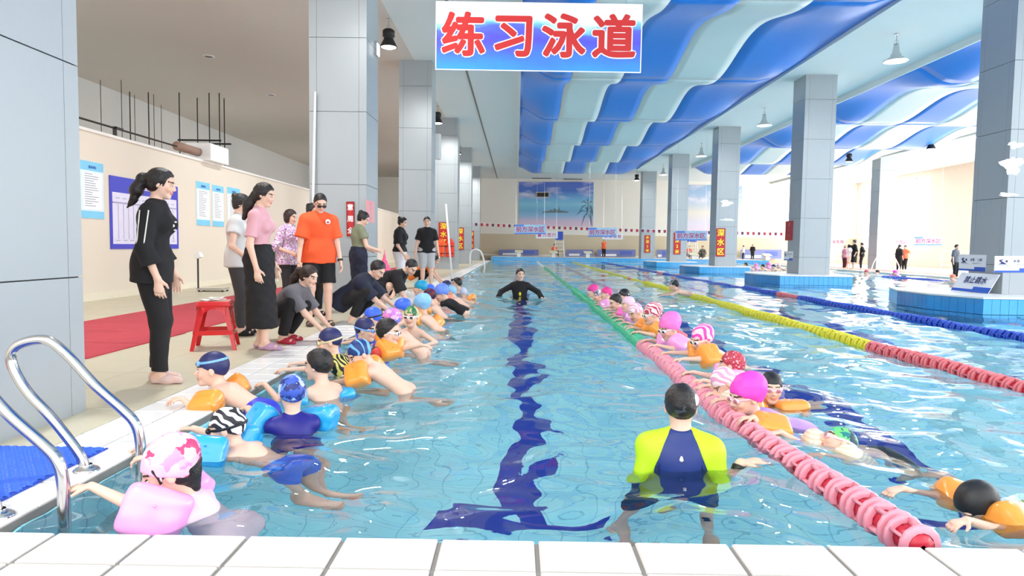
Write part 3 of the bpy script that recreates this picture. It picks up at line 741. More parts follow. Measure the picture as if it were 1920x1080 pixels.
# white scuffs where notices were peeled off
SCR = {1: 'small torn white scrap highest up on the nearest right column', 2: 'largest torn white scrap on the nearest right column', 3: 'thin lowest torn strip on the nearest right column', 4: 'rounded white paper remnant on the third right column', 5: 'thin white streak of paper just above the deep water sign'}
M_scuff = mat('peeled_paper', (235, 238, 240), .8)
def blob(name, c, w_, h_, seed, parent=None, ydir=(1, 0, 0), n=26):
    rr = random.Random(seed); pts = []
    ph = [rr.uniform(0, 6) for _ in range(4)]
    for k in range(n):
        a = 2*PI*k/n; q = 1+.22*math.sin(3*a+ph[0])+.14*math.sin(5*a+ph[1])+.1*math.sin(9*a+ph[2]); pts.append((math.cos(a)*w_/2*q, math.sin(a)*h_/2*q))
    return MB().add([(c[0]+x, c[1], c[2]+y) for x, y in pts]+[(c[0]+x, c[1]+.003, c[2]+y) for x, y in pts], [tuple(range(n))]+[(k, (k+1) % n, n+(k+1) % n, n+k) for k in range(n)]).obj(name, M_scuff, parent)
for (u, v, w_, h_, sd_, D) in ((1905, 272, .3, .12, 1, 12.9), (1898, 310, .38, .32, 2, 12.9), (1890, 365, .35, .07, 3, 12.9), (1362, 381, .5, .3, 4, 31.6), (1364, 412, .6, .1, 5, 31.6)):
    p = atd(u, v, D-.005); tag(blob('paper_scrap', p, w_, h_, sd_), SCR[sd_], 'paper scrap')
# piers -------------------------------------------------------------------
M_cop = mat('pier_coping', (226, 228, 228), .35, var=.04)
def pier(y0, y1, lab, fine, x0=7.75, x1=10.75):
    yc = (y0+y1)/2; r = empty('pier', ((x0+x1)/2, yc, 0), lab, 'pier')
    ch = .38; chy = 1.0 if y1-y0 > 2.4 else .5
    poly = [(x0+ch, y0), (x1-ch, y0), (x1, y0+chy), (x1, y1-chy), (x1-ch, y1), (x0+ch, y1), (x0, y1-chy), (x0, y0+chy)]
    cx = (x0+x1)/2
    loc = [(x-cx, y-yc) for x, y in poly]
    MB().prism([(x*.985, y*.985) for x, y in loc], zb, ZFAR-.03).obj('core', M_pgrout, r)
    MB().prism([(x*1.008, y*1.008) for x, y in loc], ZFAR-.03, ZFAR).obj('coping', M_cop, r)
    n = len(loc); mb = MB(); tw = .148
    for k in range(n):
        a = Vector((*loc[k], 0)); b = Vector((*loc[(k+1) % n], 0)); L = (b-a).length; d = (b-a)/L; nr_ = Vector((d.y, -d.x, 0)); m_ = max(1, round(L/tw)); st = L/m_
        vis = nr_.y < .3 and nr_.x < .9
        for z0, z1 in ((-.38, -.122), (-.118, -.0+.02), (.028, ZFAR-.034)):
            for i in range(m_):
                c = a+d*(st*(i+.5))+Vector((0, 0, (z0+z1)/2))+nr_*-.004
                if fine and vis and z1 > 0:
                    t_ = MB().obox(c, d*(st/2-.003), nr_*.009, Vector((0, 0, (z1-z0)/2-.002))); t_.obj('tile', M_ptile_shade if nr_.x < -.3 else M_ptile, r)
                else: mb.obox(c, d*(st/2-.003), nr_*.009, Vector((0, 0, (z1-z0)/2-.002)))
    tag(mb.obj('tile', M_ptile, r), kind='stuff')
pier(11.9, 14.9, 'nearest blue tiled pier at the right edge carrying the column with swim signs', True)
pier(21.1, 24.2, 'second blue tiled pier from the right, under the column with the red notice', True)
pier(30.4, 33.5, 'third blue tiled pier in the water under the deep water column', True)
pier(39.7, 42.8, 'fourth blue tiled pier, far off under the two metre depth column', False)
# ceiling canopy ------------------------------------------------------------
M_blue = mat('canopy_blue', (38, 136, 240), .38, var=.05, scale=.7, sheen=.1)
M_pale = mat('canopy_pale', (226, 240, 240), .42, var=.03, scale=.7)
def canopy(edges, cols, y0, y1, P, lab, phase=20.7, zt=6.70, A=.24):
    r = empty('ceiling_canopy', (edges[0], y0, ZC), lab, 'canopy'); n = 20
    k0 = math.floor((y0-phase)/P); cuts = [y0]+[phase+P*k for k in range(k0, 40) if y0 < phase+P*k < y1]+[y1]
    for i in range(len(edges)-1):
        for a, b in zip(cuts[:-1], cuts[1:]):
            vs = []; fs = []; q_ = 6; xs = [edges[i]+.004+(edges[i+1]-edges[i]-.008)*j/q_ for j in range(q_+1)]; nc = 2*(q_+1)
            for k in range(n+1):
                y = a+(b-a)*k/n
                row = []
                for x in xs:
                    t = min(1, max(0, min(x-edges[0], edges[-1]-x)/1.1)); t = t*t*(3-2*t)
                    row.append((x-edges[0], y-y0, zt-.10-t*(A+A*math.cos(2*PI*(y-phase)/P))-ZC))
                vs += row+[(x, y_, z+.03) for x, y_, z in row[::-1]]
            for k in range(n):
                for q in range(nc): fs.append((k*nc+q, k*nc+(q+1) % nc, (k+1)*nc+(q+1) % nc, (k+1)*nc+q))
            fs += [tuple(range(nc))[::-1], tuple(range(n*nc, (n+1)*nc))]
            MB().add(vs, fs).obj('fabric_panel', [M_blue, M_pale][cols[i]], r, smooth=False).data.shade_smooth()
    for x in (edges[0], edges[-1]-.05): MB().box(x-edges[0], 0, -.20, x-edges[0]+.05, y1-y0, 0).obj('edge_trim', M_white, r)
canopy([0, 1.55, 3.05, 4.45, 5.9, 8.25], [0, 1, 0, 1, 0], 3, 47.7, 6.55, 'wavy blue and pale striped ceiling canopy over the practice lane')
canopy([11.7, 13.4, 14.95, 16.5, 18.05, 19.6, 21.0], [0, 1, 0, 1, 0, 1], 3, 46.5, 6.55, 'wavy blue and pale canopy on the right, beyond the right row of columns')
# ------------------------------------------------------------------ lane ropes
def atx(u, v, X):
    d = ray(u, v); t = X/d.x; return Vector((X, d.y*t, CAM_H+d.z*t))
def float_mesh(name, m_ring, m_core):
    b = MB(); n = 14
    for y in (-.056, .034):
        b.m = 0; b.lathe([(.052, y), (.076, y), (.082, y+.006), (.082, y+.016), (.076, y+.022), (.052, y+.022), (.052, y)], axis='y', n=n)
    for k in range(5):
        a = 2*PI*k/5+.4; b.obox((.060*math.cos(a), 0, .060*math.sin(a)), (.016*math.cos(a), 0, .016*math.sin(a)), (0, .036, 0), (-.006*math.sin(a), 0, .006*math.cos(a)))
    b.m = 1; b.lathe([(.010, -.066), (.048, -.060), (.056, 0), (.048, .060), (.010, .066)], axis='y', n=10)
    return b.mesh(name, [m_ring, m_core])
M_pinkr = mat('float_pink', (236, 150, 168), .3, var=.08, coat=.3); M_redc = mat('float_red', (196, 30, 56), .35)
M_redr = mat('float_red_ring', (222, 60, 84), .3); M_whr = mat('float_white', (240, 240, 238), .3); M_greenr = mat('float_green', (70, 186, 140), .3)
M_yel = mat('float_yellow', (228, 222, 50), .35, coat=.2); M_yelc = mat('float_yellow_core', (200, 190, 40), .4); M_blur = mat('float_blue', (40, 84, 200), .3); M_blud = mat('float_blue_core', (20, 40, 130), .4)
F_near = float_mesh('float', M_pinkr, M_redc); F_rw = float_mesh('float', mat('float_salmon', (226, 120, 128), .3), M_redc)
F_gr = float_mesh('float', M_greenr, mat('float_green_dark', (40, 150, 110), .4)); F_ye = float_mesh('float', M_yel, M_yelc); F_bl = float_mesh('float', M_blur, M_blud); F_wh = float_mesh('float', M_whr, M_whr)
def rope(label, path, pick, lim=17):
    r = empty('lane_rope', (path[0][0], path[0][1], 0), label, 'lane rope', 'lane ropes across the main pool')
    xs = [p[0] for p in path]; ys = [p[1] for p in path]; o = np.array([path[0][0], path[0][1]])
    fx = lambda y: float(np.interp(y, ys, xs))
    y = ys[0]+.06; far = {}
    MB().tube([(fx(t)-o[0], t-o[1], .0) for t in np.linspace(ys[0], ys[-1], 120)], .008, 6).obj('cable', M_whitep, r)
    while y < ys[-1]-.05:
        me = pick(y); x = fx(y); dx = fx(y+.05)-fx(y-.05); z = .012+.008*math.sin(y*3.1)
        if y < lim:
            f = link('float', me, None, r, (x-o[0], y-o[1], z), True); f.rotation_euler = (R_.uniform(-.05, .05), R_.uniform(0, 6.28), -math.atan2(dx, .1))
        else: far.setdefault(me, []).append((x-o[0], y-o[1], z))
        y += .136 if y < lim else .135
    for me, L in far.items():
        b = MB(); b.m = 0
        for p in L: b.lathe([(.015, -.05), (.055, -.05), (.055, .045), (.015, .045)], c=p, axis='y', n=8)
        tag(b.obj('float', me.materials[0], r), kind='stuff')
X1 = [(1.50, YN+.05), (1.47, 3.0), (1.44, 3.4), (1.40, 3.9), (1.37, 4.5), (1.40, 5.3), (1.42, 6.2), (1.44, 9), (1.46, 20), (1.48, YE-.03)]
rope('pink, green and white float rope beside the row of girls', X1, lambda y: F_near if y < 7.6 else (F_gr if y < 36 else F_wh))
rope('yellow lane rope turning red at its near end', [(4.12, YN+.05), (4.05, 8), (4.0, 20), (4.05, YE-.03)], lambda y: F_rw if y < 7.7 else (F_rw if abs(y-16.9) < .2 or abs(y-24) < .3 else F_ye), 21)
rope('blue lane rope running past the tiled piers', [(6.5, YN+.05), (6.42, 8), (6.36, 20), (6.3, YE-.03)], lambda y: F_rw if 15.4 < y < 16.6 or abs(y-30) < .6 else F_bl, 19)
rope('thin violet rope out in the far right pool beyond the piers', [(16.2, 14), (16.1, 20), (16.0, YE-.03)], lambda y: F_bl if y < 30 else F_wh, 5)
# ------------------------------------------------------------------ ladder
def ladder_pts(Y):
    px = [(150, 897), (136, 859), (85, 790), (43, 744), (19, 705), (11, 675), (26, 652), (60, 641), (89, 645), (124, 675), (170, 726), (222, 773), (245, 799), (254, 833), (255, 884)]
    return [(( u-969)/419.7, Y, CAM_H-(v-451.5)/419.7) for u, v in px]
lr = empty('pool_ladder', (-1.8, 2.8, ZD), 'chrome pool ladder with two looped handrails at the near left corner', 'ladder')
def rel(pts, o): return [Vector(p)-Vector(o) for p in pts]
for Y in (3.05, 2.52):
    p = ladder_pts(Y); p = p+[(p[-1][0], Y, -.3), (p[-1][0], Y, -.95)]
    MB().tube(rel(spline(p, 6), lr.location), .0225, 16).obj('handrail', M_steel, lr, smooth=True)
    MB().lathe([(.055, 0), (.055, .006), (.045, .014), (.026, .022), (.024, .03)], c=(p[0][0]+1.8, Y-2.8, 0), n=24).obj('flange', M_steel, lr, smooth=True)
for z in (-.3, -.58, -.86):
    MB().box(-.03+.05, -.27, z-.02-ZD, .06+.05, .24, z-ZD).obj('tread', M_steel, lr)
# ------------------------------------------------------------------ blue mat
mb = MB(); x0, x1, y0, y1 = -2.64, -2.055, 1.9, 3.38
mr = empty('mat', ((x0+x1)/2, (y0+y1)/2, ZD), 'bright blue openwork rubber drainage mat beside the ladder', 'mat')
cx, cy = mr.location.x, mr.location.y; k = 0; y = y0
while y < y1:
    pts = [(x-cx, y-cy+.006*math.sin(x*150+k*PI), .008) for x in np.linspace(x0+.004*math.sin(k*2), x1+.008*math.sin(k*2.3), 90)]
    mb.tube(pts, .0075, 4); y += .026; k += 1
mb.obj('rib', mat('mat_blue', (52, 104, 222), .45, var=.1, scale=10), mr)['kind'] = 'stuff'
mb = MB(); x = x0
while x < x1: mb.box(x-cx, y0-cy, .0, x-cx+.012, y1-cy, .006); x += .034
mb.obj('backing', mat('mat_blue_dark', (30, 70, 186), .5), mr)['kind'] = 'stuff'
# ------------------------------------------------------------------ stool
def stool():
    p = at(405, 652); r = empty('stool', p, 'red plastic stool with splayed legs and white papers on its seat', 'stool', rz=.3)
    M = mat('red_plastic', (214, 24, 32), .25, coat=.4, var=.05); h = .47
    sd = Sdf(); I = np.eye(3)
    sd.rbox((0, 0, h-.012), (.15, .15, .014), I, .012, k=.002); sd.rbox((0, 0, h-.035), (.158, .158, .016), I, .012, k=.01)
    sd.cap((0, 0, h+.01), .02, k=.004, sub=True)
    npobj('seat', sd.mesh(.006), M, r)
    for a in range(4):
        sx, sy = ((-1, -1), (1, -1), (1, 1), (-1, 1))[a]
        t = Vector((sx*.135, sy*.135, h-.04)); b = Vector((sx*.21, sy*.21, 0)); m = MB()
        d = (b-t)
        for (ex, ey) in ((-sx, 0), (0, -sy)):
            q = Vector((ex, ey, 0)); w0, w1 = .06, .036
            n_ = Vector((-sx if ex == 0 else 0, -sy if ey == 0 else 0, 0))*.005
            m.add([t, t+q*w0, b+q*w1, b, t+n_, t+q*w0+n_, b+q*w1+n_, b+n_], [(0, 1, 2, 3), (7, 6, 5, 4), (0, 4, 5, 1), (1, 5, 6, 2), (2, 6, 7, 3), (3, 7, 4, 0)])
        m.obj('leg', M, r)
    for a in range(4):
        dx, dy = ((0, -1), (1, 0), (0, 1), (-1, 0))[a]; m = MB()
        o = .182; tx, ty = -dy, dx
        m.obox((dx*o, dy*o, .17), (tx*.17, ty*.17, 0), (dx*.004, dy*.004, 0), (0, 0, .022)).obj('stretcher', M, r)
        pts = []
        for k in range(9):
            u = -1+k/4; pts.append((dx*.158+tx*.11*u, dy*.158+ty*.11*u, h-.05)); 
        lo = [(dx*(.163+.0)+tx*.11*(-1+k/4), dy*.163+ty*.11*(-1+k/4), h-.05-.02-.075*abs(-1+k/4)**2.5) for k in range(9)]
        vs = pts+lo; n = 9; vs2 = [Vector(v)+Vector((dx, dy, 0))*-.006 for v in vs]
        fs = [(k, k+1, n+k+1, n+k) for k in range(8)]; m2 = MB().add(vs, fs); m2.add(vs2, [f[::-1] for f in fs]); m2.obj('apron', M, r)
    q = p+Vector((0, 0, h+.004)); w_ = mat('paper_white', (238, 236, 232), .7)
    rr = empty('papers', q, 'crumpled white papers lying on the red stool', 'papers')
    for k, (a, b, c) in enumerate(((-.08, -.03, .2), (.02, .0, -.4), (-.02, .05, .9))):
        m = MB(); vs = []; 
        for i in range(6):
            for j in range(6): vs.append((a+(i-2.5)*.028, b+(j-2.5)*.022, .002+k*.008+.006*math.sin(i*1.3+k)*math.cos(j*1.1+c)+.006))
        m.add(vs, [(i*6+j, (i+1)*6+j, (i+1)*6+j+1, i*6+j+1) for i in range(5) for j in range(5)])
        o = m.obj('sheet', w_, rr, smooth=True); sm = o.modifiers.new('thickness', 'SOLIDIFY'); sm.thickness = .0015
stool()
# ------------------------------------------------------------------ platform scale
p = at(400, 546); r = empty('platform_scale', p, 'grey platform scale with an upright post beside the partition wall', 'scale', rz=.1)
MB().box(-.28, -.2, .03, .28, .2, .075, .008).obj('platform', M_steel, r)
for sx in (-1, 1):
    for sy in (-1, 1): MB().lathe([(.02, 0), (.025, .03)], c=(sx*.24, sy*.16, 0), n=8).obj('foot', M_black, r)
MB().tube([(-.31, 0, .04), (-.31, 0, .72)], .018, 10).obj('post', M_dark, r)
MB().obox((-.29, 0, .76), (.05, 0, .02), (0, .1, 0), (-.02, 0, .05)).obj('display', M_whitep, r)
# ------------------------------------------------------------------ potted plant
p = Vector((-6.75, 18.9, ZD)); r = empty('potted_plant', p, 'tall green potted plant at the partition wall behind the woman in pink', 'plant')
MB().lathe([(0, 0), (.14, 0), (.18, .3), (.2, .32), (.17, .32), (.16, .28), (0, .28)], n=20).obj('pot', mat('pot', (230, 225, 215)), r)
rr = random.Random(3); LG = mat('leaf_green', (64, 128, 52), .45, var=.25)
for k in range(16):
    a = k*2.4; tl = rr.uniform(.5, 1.0); lean = rr.uniform(.15, .42); m = MB()
    base = Vector((0, 0, .28)); tip = Vector((math.cos(a)*lean, math.sin(a)*lean, .28+tl)); s_ = Vector((-math.sin(a), math.cos(a), 0)); vs = []
    for i in range(9):
        t = i/8; c = base.lerp(tip, t)+Vector((math.cos(a), math.sin(a), -.4))*.18*t*t; w_ = .055*math.sin(PI*min(1, t*.92+.08))**.8+.004
        vs += [c-s_*w_, c+Vector((0, 0, -.012)), c+s_*w_]
    m.add(vs, [(i*3+j, i*3+j+1, i*3+j+4, i*3+j+3) for i in range(8) for j in range(2)]); m.obj('leaf', LG, r, smooth=True)
# ------------------------------------------------------------------ signs
def board(name, label, cat, tl, tr, bl, bg, texts=(), th=.01, group=None, frame=None, bands=()):
    """flat board from three corner points; texts=(string, cx, cy, size, colour, offset) in board fractions of its height"""
    tl, tr, bl = Vector(tl), Vector(tr), Vector(bl); x = tr-tl; y = tl-bl; W, H = x.length, y.length; x.normalize(); y = (y-x*y.dot(x)).normalized(); z = x.cross(y)
    r = empty(name, bl, label, cat, group); M4 = Matrix(((x.x, y.x, z.x, bl.x), (x.y, y.y, z.y, bl.y), (x.z, y.z, z.z, bl.z), (0, 0, 0, 1))); r.matrix_world = M4
    MB().box(0, 0, -th, W, H, 0).obj('board', bg, r)
    e = .0015+th*.08; lay = e
    if frame:
        m = MB(); f = frame[1]; m.box(0, 0, 0, W, f, e*2); m.box(0, H-f, 0, W, H, e*2); m.box(0, f, 0, f, H-f, e*2); m.box(W-f, f, 0, W, H-f, e*2); m.obj('frame', frame[0], r)
    for (x0, y0, x1, y1, m_, nm) in bands:
        MB().box(W*x0, H*y0, 0, W*x1, H*y1, lay).obj(nm, m_, r); lay += e*.4
    for t in texts:
        s_, cx, cy, size, mt, off = t[:6]; sx = t[6] if len(t) > 6 else 1
        me = boldmesh(s_, size*H, off*size*H*.55, 8 if H > .8 else 4) if off > 0 else textmesh(s_, size*H); me.materials.append(mt); o = link('lettering', me, None, r, (cx*W, cy*H, lay+e*(1+(t[7] if len(t) > 7 else 0)))); o.scale = (sx, 1, 1)
    return r
def rect_y(u0, v0, u1, v1, D): return atd(u0, v0, D), atd(u1, v0, D), Vector((atd(u0, v0, D).x, D, atd(u0, v1, D).z))
T_red = mat('print_red', (206, 34, 32), .5, var=0); T_white = mat('print_white', (248, 246, 248), .5, var=0); T_yel = mat('print_yellow', (246, 226, 60), .5, var=0)
T_blue = mat('print_blue', (44, 92, 196), .5, var=0); T_navy = mat('print_navy', (34, 44, 110), .5, var=0); T_mag = mat('print_magenta', (206, 60, 120), .5, var=0)
B_red = mat('sign_red', (196, 32, 36), .4, var=0); B_white = mat('sign_white', (236, 238, 242), .4, var=0)
# hanging banner: print with sky, water and glare
m, nt, b = newmat('banner_print'); N = nt.nodes.new; L = nt.links.new
tc = N('ShaderNodeTexCoord'); sp = N('ShaderNodeSeparateXYZ'); L(tc.outputs['Object'], sp.inputs[0])
nz = N('ShaderNodeTexNoise'); nz.inputs['Scale'].default_value = 1.3; nz.inputs['Detail'].default_value = 4; mp = N('ShaderNodeMapping'); mp.inputs['Scale'].default_value = (.8, 2.0, 1); L(tc.outputs['Object'], mp.inputs[0]); L(mp.outputs[0], nz.inputs['Vector'])
ad = N('ShaderNodeMath'); ad.operation = 'MULTIPLY_ADD'; ad.inputs[1].default_value = .55; L(nz.outputs['Fac'], ad.inputs[0]); L(sp.outputs['Y'], ad.inputs[2])
cr_ = N('ShaderNodeValToRGB'); e = cr_.color_ramp.elements; e[0].position = .2; e[0].color = (*S((44, 160, 244)), 1); e[1].position = 1.15; e[1].color = (*S((246, 246, 250)), 1)
for p_, c_ in ((.5, (60, 120, 236)), (.7, (84, 80, 222)), (.86, (90, 110, 226)), (.93, (120, 210, 226)), (.99, (225, 240, 244))):
    q = e.new(p_); q.color = (*S(c_), 1)
L(ad.outputs[0], cr_.inputs[0]); L(cr_.outputs[0], b.inputs['Base Color']); b.inputs['Roughness'].default_value = .4; M_ban = m
tl, tr, bl = atd(816, 2, 10), atd(1204, 8, 10), atd(816, 131, 10)
r = board('hanging_sign', 'large hanging sign with big red characters above the practice lane', 'sign', tl, tr, bl, M_ban,
    [(ch, .135+.243*i, .475, .66, T_white, .11, 1, 0) for i, ch in enumerate('练习泳道')]+[(ch, .135+.243*i, .475, .66, T_red, .058, 1, 1.5) for i, ch in enumerate('练习泳道')], frame=(T_white, .015))
for fx in (.08, .92): MB().tube([((tr-tl).length*fx, (tl-bl).length, 0), ((tr-tl).length*fx, (ZC-bl.z), 0)], .006, 6).obj('wire', M_steel, r)
# column signs
def vsign(label, u0, v0, u1, v1, D, chars, group=None, bg=B_red, tx=T_yel, name='depth_sign'):
    tl, tr, bl = rect_y(u0, v0, u1, v1, D); n = len(chars); W = (tr-tl).length; H = (tl-bl).length
    return board(name, label, 'sign', tl, tr, bl, bg, [(c, .5, 1-(i+.5)/n-.01, min(.80/n, .82*W/H), tx, .05) for i, c in enumerate(chars)], th=.012, group=group, frame=(mat('sign_red_edge', (150, 24, 30)), .02))
vsign('red and yellow deep water sign on the third right column', 1344, 428, 1361, 481, 31.57, '深水区')
vsign('red depth sign partly behind a banner on the fourth right column', 1264, 436, 1277, 477, 40.87, '水深2米')
vsign('narrow red depth sign on the farthest right column', 1209, 441, 1220, 474, 50.32, '水深2米')
vsign('red and yellow sign above the life vests on the fourth left column', 823, 417, 841, 462, 30.28, '深水区')
vsign('red and yellow deep water sign on the fifth left column', 857, 427, 870, 468, 39.35, '深水区')
vsign('small red deep water sign on the farthest left column', 881, 433, 889, 467, 48.45, '深水区')
vsign('red safety sign with white characters behind the man in orange', 650, 378, 665, 443, 12.0, '意周全', tx=T_white, name='safety_sign')
def xsign(name, label, u0, u1, v0, v1, X, bg, texts, bands=(), frame=None, th=.008):
    a, c = atx(u0, v0, X), atx(u1, v0, X); b = atx(u0, v1, X); b = Vector((X, a.y, b.z)); c = Vector((X, c.y, a.z))
    return board(name, label, 'sign', a, c, b, bg, texts, th, frame=frame, bands=bands)
xsign('notice', 'faded pink notice on the pool side of the second left column', 687, 702, 374, 416, -2.64, mat('faded_pink', (232, 160, 164)), [(c, .5, .85-.23*i, .17, mat('faded_red', (214, 110, 118)), .03) for i, c in enumerate('水深一米')])
def lx(D, u0, u1, v0, v1, X=9.14):
    pass
# left-face signs on right columns (plane x = 9.15): far edge is on the left in the photo
a = [(1473, 414, 1487, 451)]
xsign('notice', 'dark red notice on the shaded side of the second right column', 1473, 1487, 415, 451, 9.14, mat('notice_red', (178, 48, 48)), [(c, .5, .8-.28*i, .2, mat('notice_pale', (220, 130, 120)), .02) for i, c in enumerate('禁一一')])
def swim_sign(kind, label, tl, tr, bl):
    r = board('depth_sign', label, 'sign', tl, tr, bl, B_white, [('水深', .52, .68, .2, T_navy, .02), ('1.2米', .79, .68, .2, T_navy, .02), ('Attention depth 1.2m', .67, .48, .085, T_navy, .0)], bands=[(0, 0, 1, .12, T_blue, 'blue_band'), (.6, .11, 1, .26, T_blue, 'blue_band')])
    W = (Vector(tr)-Vector(tl)).length; H = (Vector(tl)-Vector(bl)).length; m = MB()
    def poly(pts): n = len(pts); m.add([(x*W, y*H, .003) for x, y in pts]+[(x*W, y*H, .0045) for x, y in pts], [tuple(range(n)), tuple(range(n, 2*n))]+[(i, (i+1) % n, n+(i+1) % n, n+i) for i in range(n)])
    poly([(.08, .50), (.16, .58), (.10, .70), (.115, .76), (.18, .80), (.21, .76), (.15, .71), (.26, .56), (.28, .50)])
    poly([(.285+.028*math.cos(t*PI/6), .68+.07*math.sin(t*PI/6)) for t in range(12)])
    poly([(.07, .44), (.12, .47), (.18, .44), (.24, .47), (.30, .44), (.36, .465), (.36, .45), (.30, .425), (.24, .455), (.18, .425), (.12, .455), (.07, .425)])
    m.obj('swimmer_symbol', T_navy, r); return r
a, c, b_ = atx(1799, 477, 9.14), atx(1849, 479, 9.14), atx(1799, 507, 9.14)
swim_sign(0, 'white and blue swimmer depth sign on the shaded side of the nearest right column', Vector((9.14, a.y, a.z)), Vector((9.14, c.y, a.z)), Vector((9.14, a.y, b_.z)))
tl, tr, bl = rect_y(1866, 480, 1944, 511, 12.89)
swim_sign(1, 'white and blue swimmer depth sign facing the camera at the right edge', tl, tr, bl)
a, c, b_ = atx(1470, 471, 9.14), atx(1487, 471, 9.14), atx(1470, 488, 9.14)
swim_sign(2, 'small swimmer depth sign low on the second right column', Vector((9.14, a.y, a.z)), Vector((9.14, c.y, a.z)), Vector((9.14, a.y, b_.z)))
a = Vector((8.86, 13.95, ZFAR+.01)); c = Vector((8.86, 12.85, ZFAR+.01)); up = Vector((.2, 0, .36))
board('warning_sign', 'tilted white no diving sign leaning against the nearest right column', 'sign', a+up, c+up, a, B_white, [('禁止跳水', .5, .60, .40, T_navy, .03)], bands=[(0, 0, 1, .14, T_blue, 'blue_band'), (.55, .13, 1, .28, T_blue, 'blue_band')])
# posters on the partition
def poster(label, u0, u1, v0, v1, seed, title='游泳须知'):
    a, c, b = atx(u0, v0, XP+.012), atx(u1, v0, XP+.012), atx(u0, v1, XP+.012); c = Vector((c.x, c.y, a.z)); b = Vector((b.x, a.y, b.z))
    M1 = mat('poster_pale', (222, 240, 248), .5, var=.02); M2 = mat('poster_cyan', (128, 206, 240), .5, var=.1, scale=4); M3 = mat('poster_ink', (120, 140, 160), .6)
    r = board('poster', label, 'poster', a, c, b, M1, [(title, .5, .90, .055, T_blue, .02)], bands=[(0, .84, 1, 1, M2, 'header'), (0, 0, 1, .13, M2, 'footer'), (.1, .16, .9, .80, T_white, 'panel')])
    W, H = (c-a).length, (a-b).length; rr = random.Random(seed); m = MB()
    for i in range(15): y = H*(.775-.04*i); m.box(W*.16, y, 0, W*(.16+rr.uniform(.3, .66)), y+H*.010, .006)
    m.obj('text_lines', M3, r)
poster('pale blue rules poster nearest the foremost left column', 150, 193, 299, 408, 1)
poster('first of the three small blue posters, beside the big blue board', 368, 393, 339, 422, 2)
poster('middle one of the three small blue posters on the partition wall', 398, 419, 346, 424, 3)
poster('last of the three small blue posters, just left of the woman in pink', 426, 450, 350, 426, 4)
a, c, b = atx(205, 328, XP+.015), atx(333, 328, XP+.015), atx(205, 467, XP+.015); c = Vector((c.x, c.y, a.z)); b = Vector((b.x, a.y, b.z))
M_bb = mat('board_blue', (58, 62, 196), .4, var=.03)
r = board('notice_board', 'large blue framed notice board behind the woman in black', 'notice board', a, c, b, M_bb, [('观察测试记录公示栏', .53, .885, .085, T_white, .03)], bands=[(.03, .07, .97, .78, mat('board_lilac', (226, 224, 244), .5), 'sheet')])
W, H = (c-a).length, (a-b).length; m = MB()
for i in range(1, 14): m.box(W*(.03+.067*i), H*.14, 0, W*(.03+.067*i)+.008, H*.62, .0085)
m.box(W*.03, H*.63, 0, W*.97, H*.65, .0085)
for i in range(10): m.box(W*(.07+.09*i), H*.70, 0, W*(.12+.09*i), H*.71, .0085); m.box(W*(.07+.09*i), H*.115, 0, W*(.12+.09*i), H*.125, .0085)
m.obj('table_rules', mat('rule_grey', (170, 168, 200)), r)
# far hanging banners
M_bs = mat('banner_sky', (176, 214, 246), .5, var=.2, scale=1.5); M_bd = mat('banner_deep', (96, 140, 226), .5, var=.1)
def far_banner(label, u0, v0, u1, v1, D, txt, tx=T_mag, dark=True, bg=None):
    tl, tr, bl = rect_y(u0, v0, u1, v1, D); n = len(txt)
    r = board('hanging_banner', label, 'banner', tl, tr, bl, bg or M_bs, [(ch, (i+.75)/(n+.5), .46, .62, tx, .03) for i, ch in enumerate(txt)], th=.01, bands=[(0, .8, .3, 1, M_bd, 'print_corner'), (.0, 0, 1, .14, M_bd, 'print_edge')] if dark else ())
    W = (tr-tl).length
    for f in (.05, .95): MB().tube([(W*f, (tl-bl).length, 0), (W*f, ZC-bl.z, 0)], .003, 4).obj('wire', M_steel, r)
far_banner('blue and white deep water banner hanging left of the mural centre', 965, 421, 1024, 439, 38, '前方深水区')
far_banner('blue and white deep water banner at the right edge of the mural', 1103, 427, 1157, 444, 38, '前方深水区')
far_banner('blue and white deep water banner in front of the fourth right column', 1267, 433, 1326, 451, 34, '前方深水区')
far_banner('blue and white deep water banner far right beside the nearest right column', 1715, 444, 1767, 460, 34, '前方深水区')
far_banner('white banner hanging behind the left deep water banner', 1005, 434, 1046, 447, 45, '量力而行', T_mag, False, T_white)
far_banner('pale banner half hidden behind the banner at the mural edge', 1130, 438, 1168, 449, 45, '水深危险', T_mag, False, T_white)
far_banner('pink lettered banner right of the second right column', 1550, 448, 1585, 459, 43, '水深危险', T_mag, False, T_white)
far_banner('pink lettered banner right of the lone far column', 1668, 448, 1704, 461, 44, '量力而行', T_mag, False, T_white)
# bunting
r = empty('bunting', (-3.2, 46, 2.7), 'string of small dark red pennants across the far end of the pool', 'bunting')
pts = []; M_fl = mat('flag_red', (196, 60, 90), .7); M_fl2 = mat('flag_dark', (120, 60, 90), .7)
u = 893; i = 0
while u < 1480:
    v = 418+(u-893)*.0315+2.0*math.sin((u-893)/582*PI); p = atd(u, v, 46); pts.append(p-r.location)
    MB().add([p-r.location+Vector(q) for q in ((-.09, 0, 0), (.09, 0, 0), (.07, 0, -.2), (-.07, 0, -.2), (-.09, .01, 0), (.09, .01, 0), (.07, .01, -.2), (-.07, .01, -.2))], [(0, 3, 2, 1), (4, 5, 6, 7), (0, 1, 5, 4), (1, 2, 6, 5), (2, 3, 7, 6), (3, 0, 4, 7)]).obj('pennant', M_fl if i % 3 else M_fl2, r); u += 10.4; i += 1
pts = [Vector((-2.66, 48.6, pts[0].z+r.location.z))-r.location]+pts+[Vector((21.39, 41.8, pts[-1].z+r.location.z))-r.location]
MB().tube(pts, .008, 4).obj('cord', M_whitep, r)
for q_ in (pts[0], pts[-1]): MB().box(q_.x-.02, q_.y-.02, q_.z-.02, q_.x+.03, q_.y+.02, q_.z+.02).obj('hook', M_steel, r)
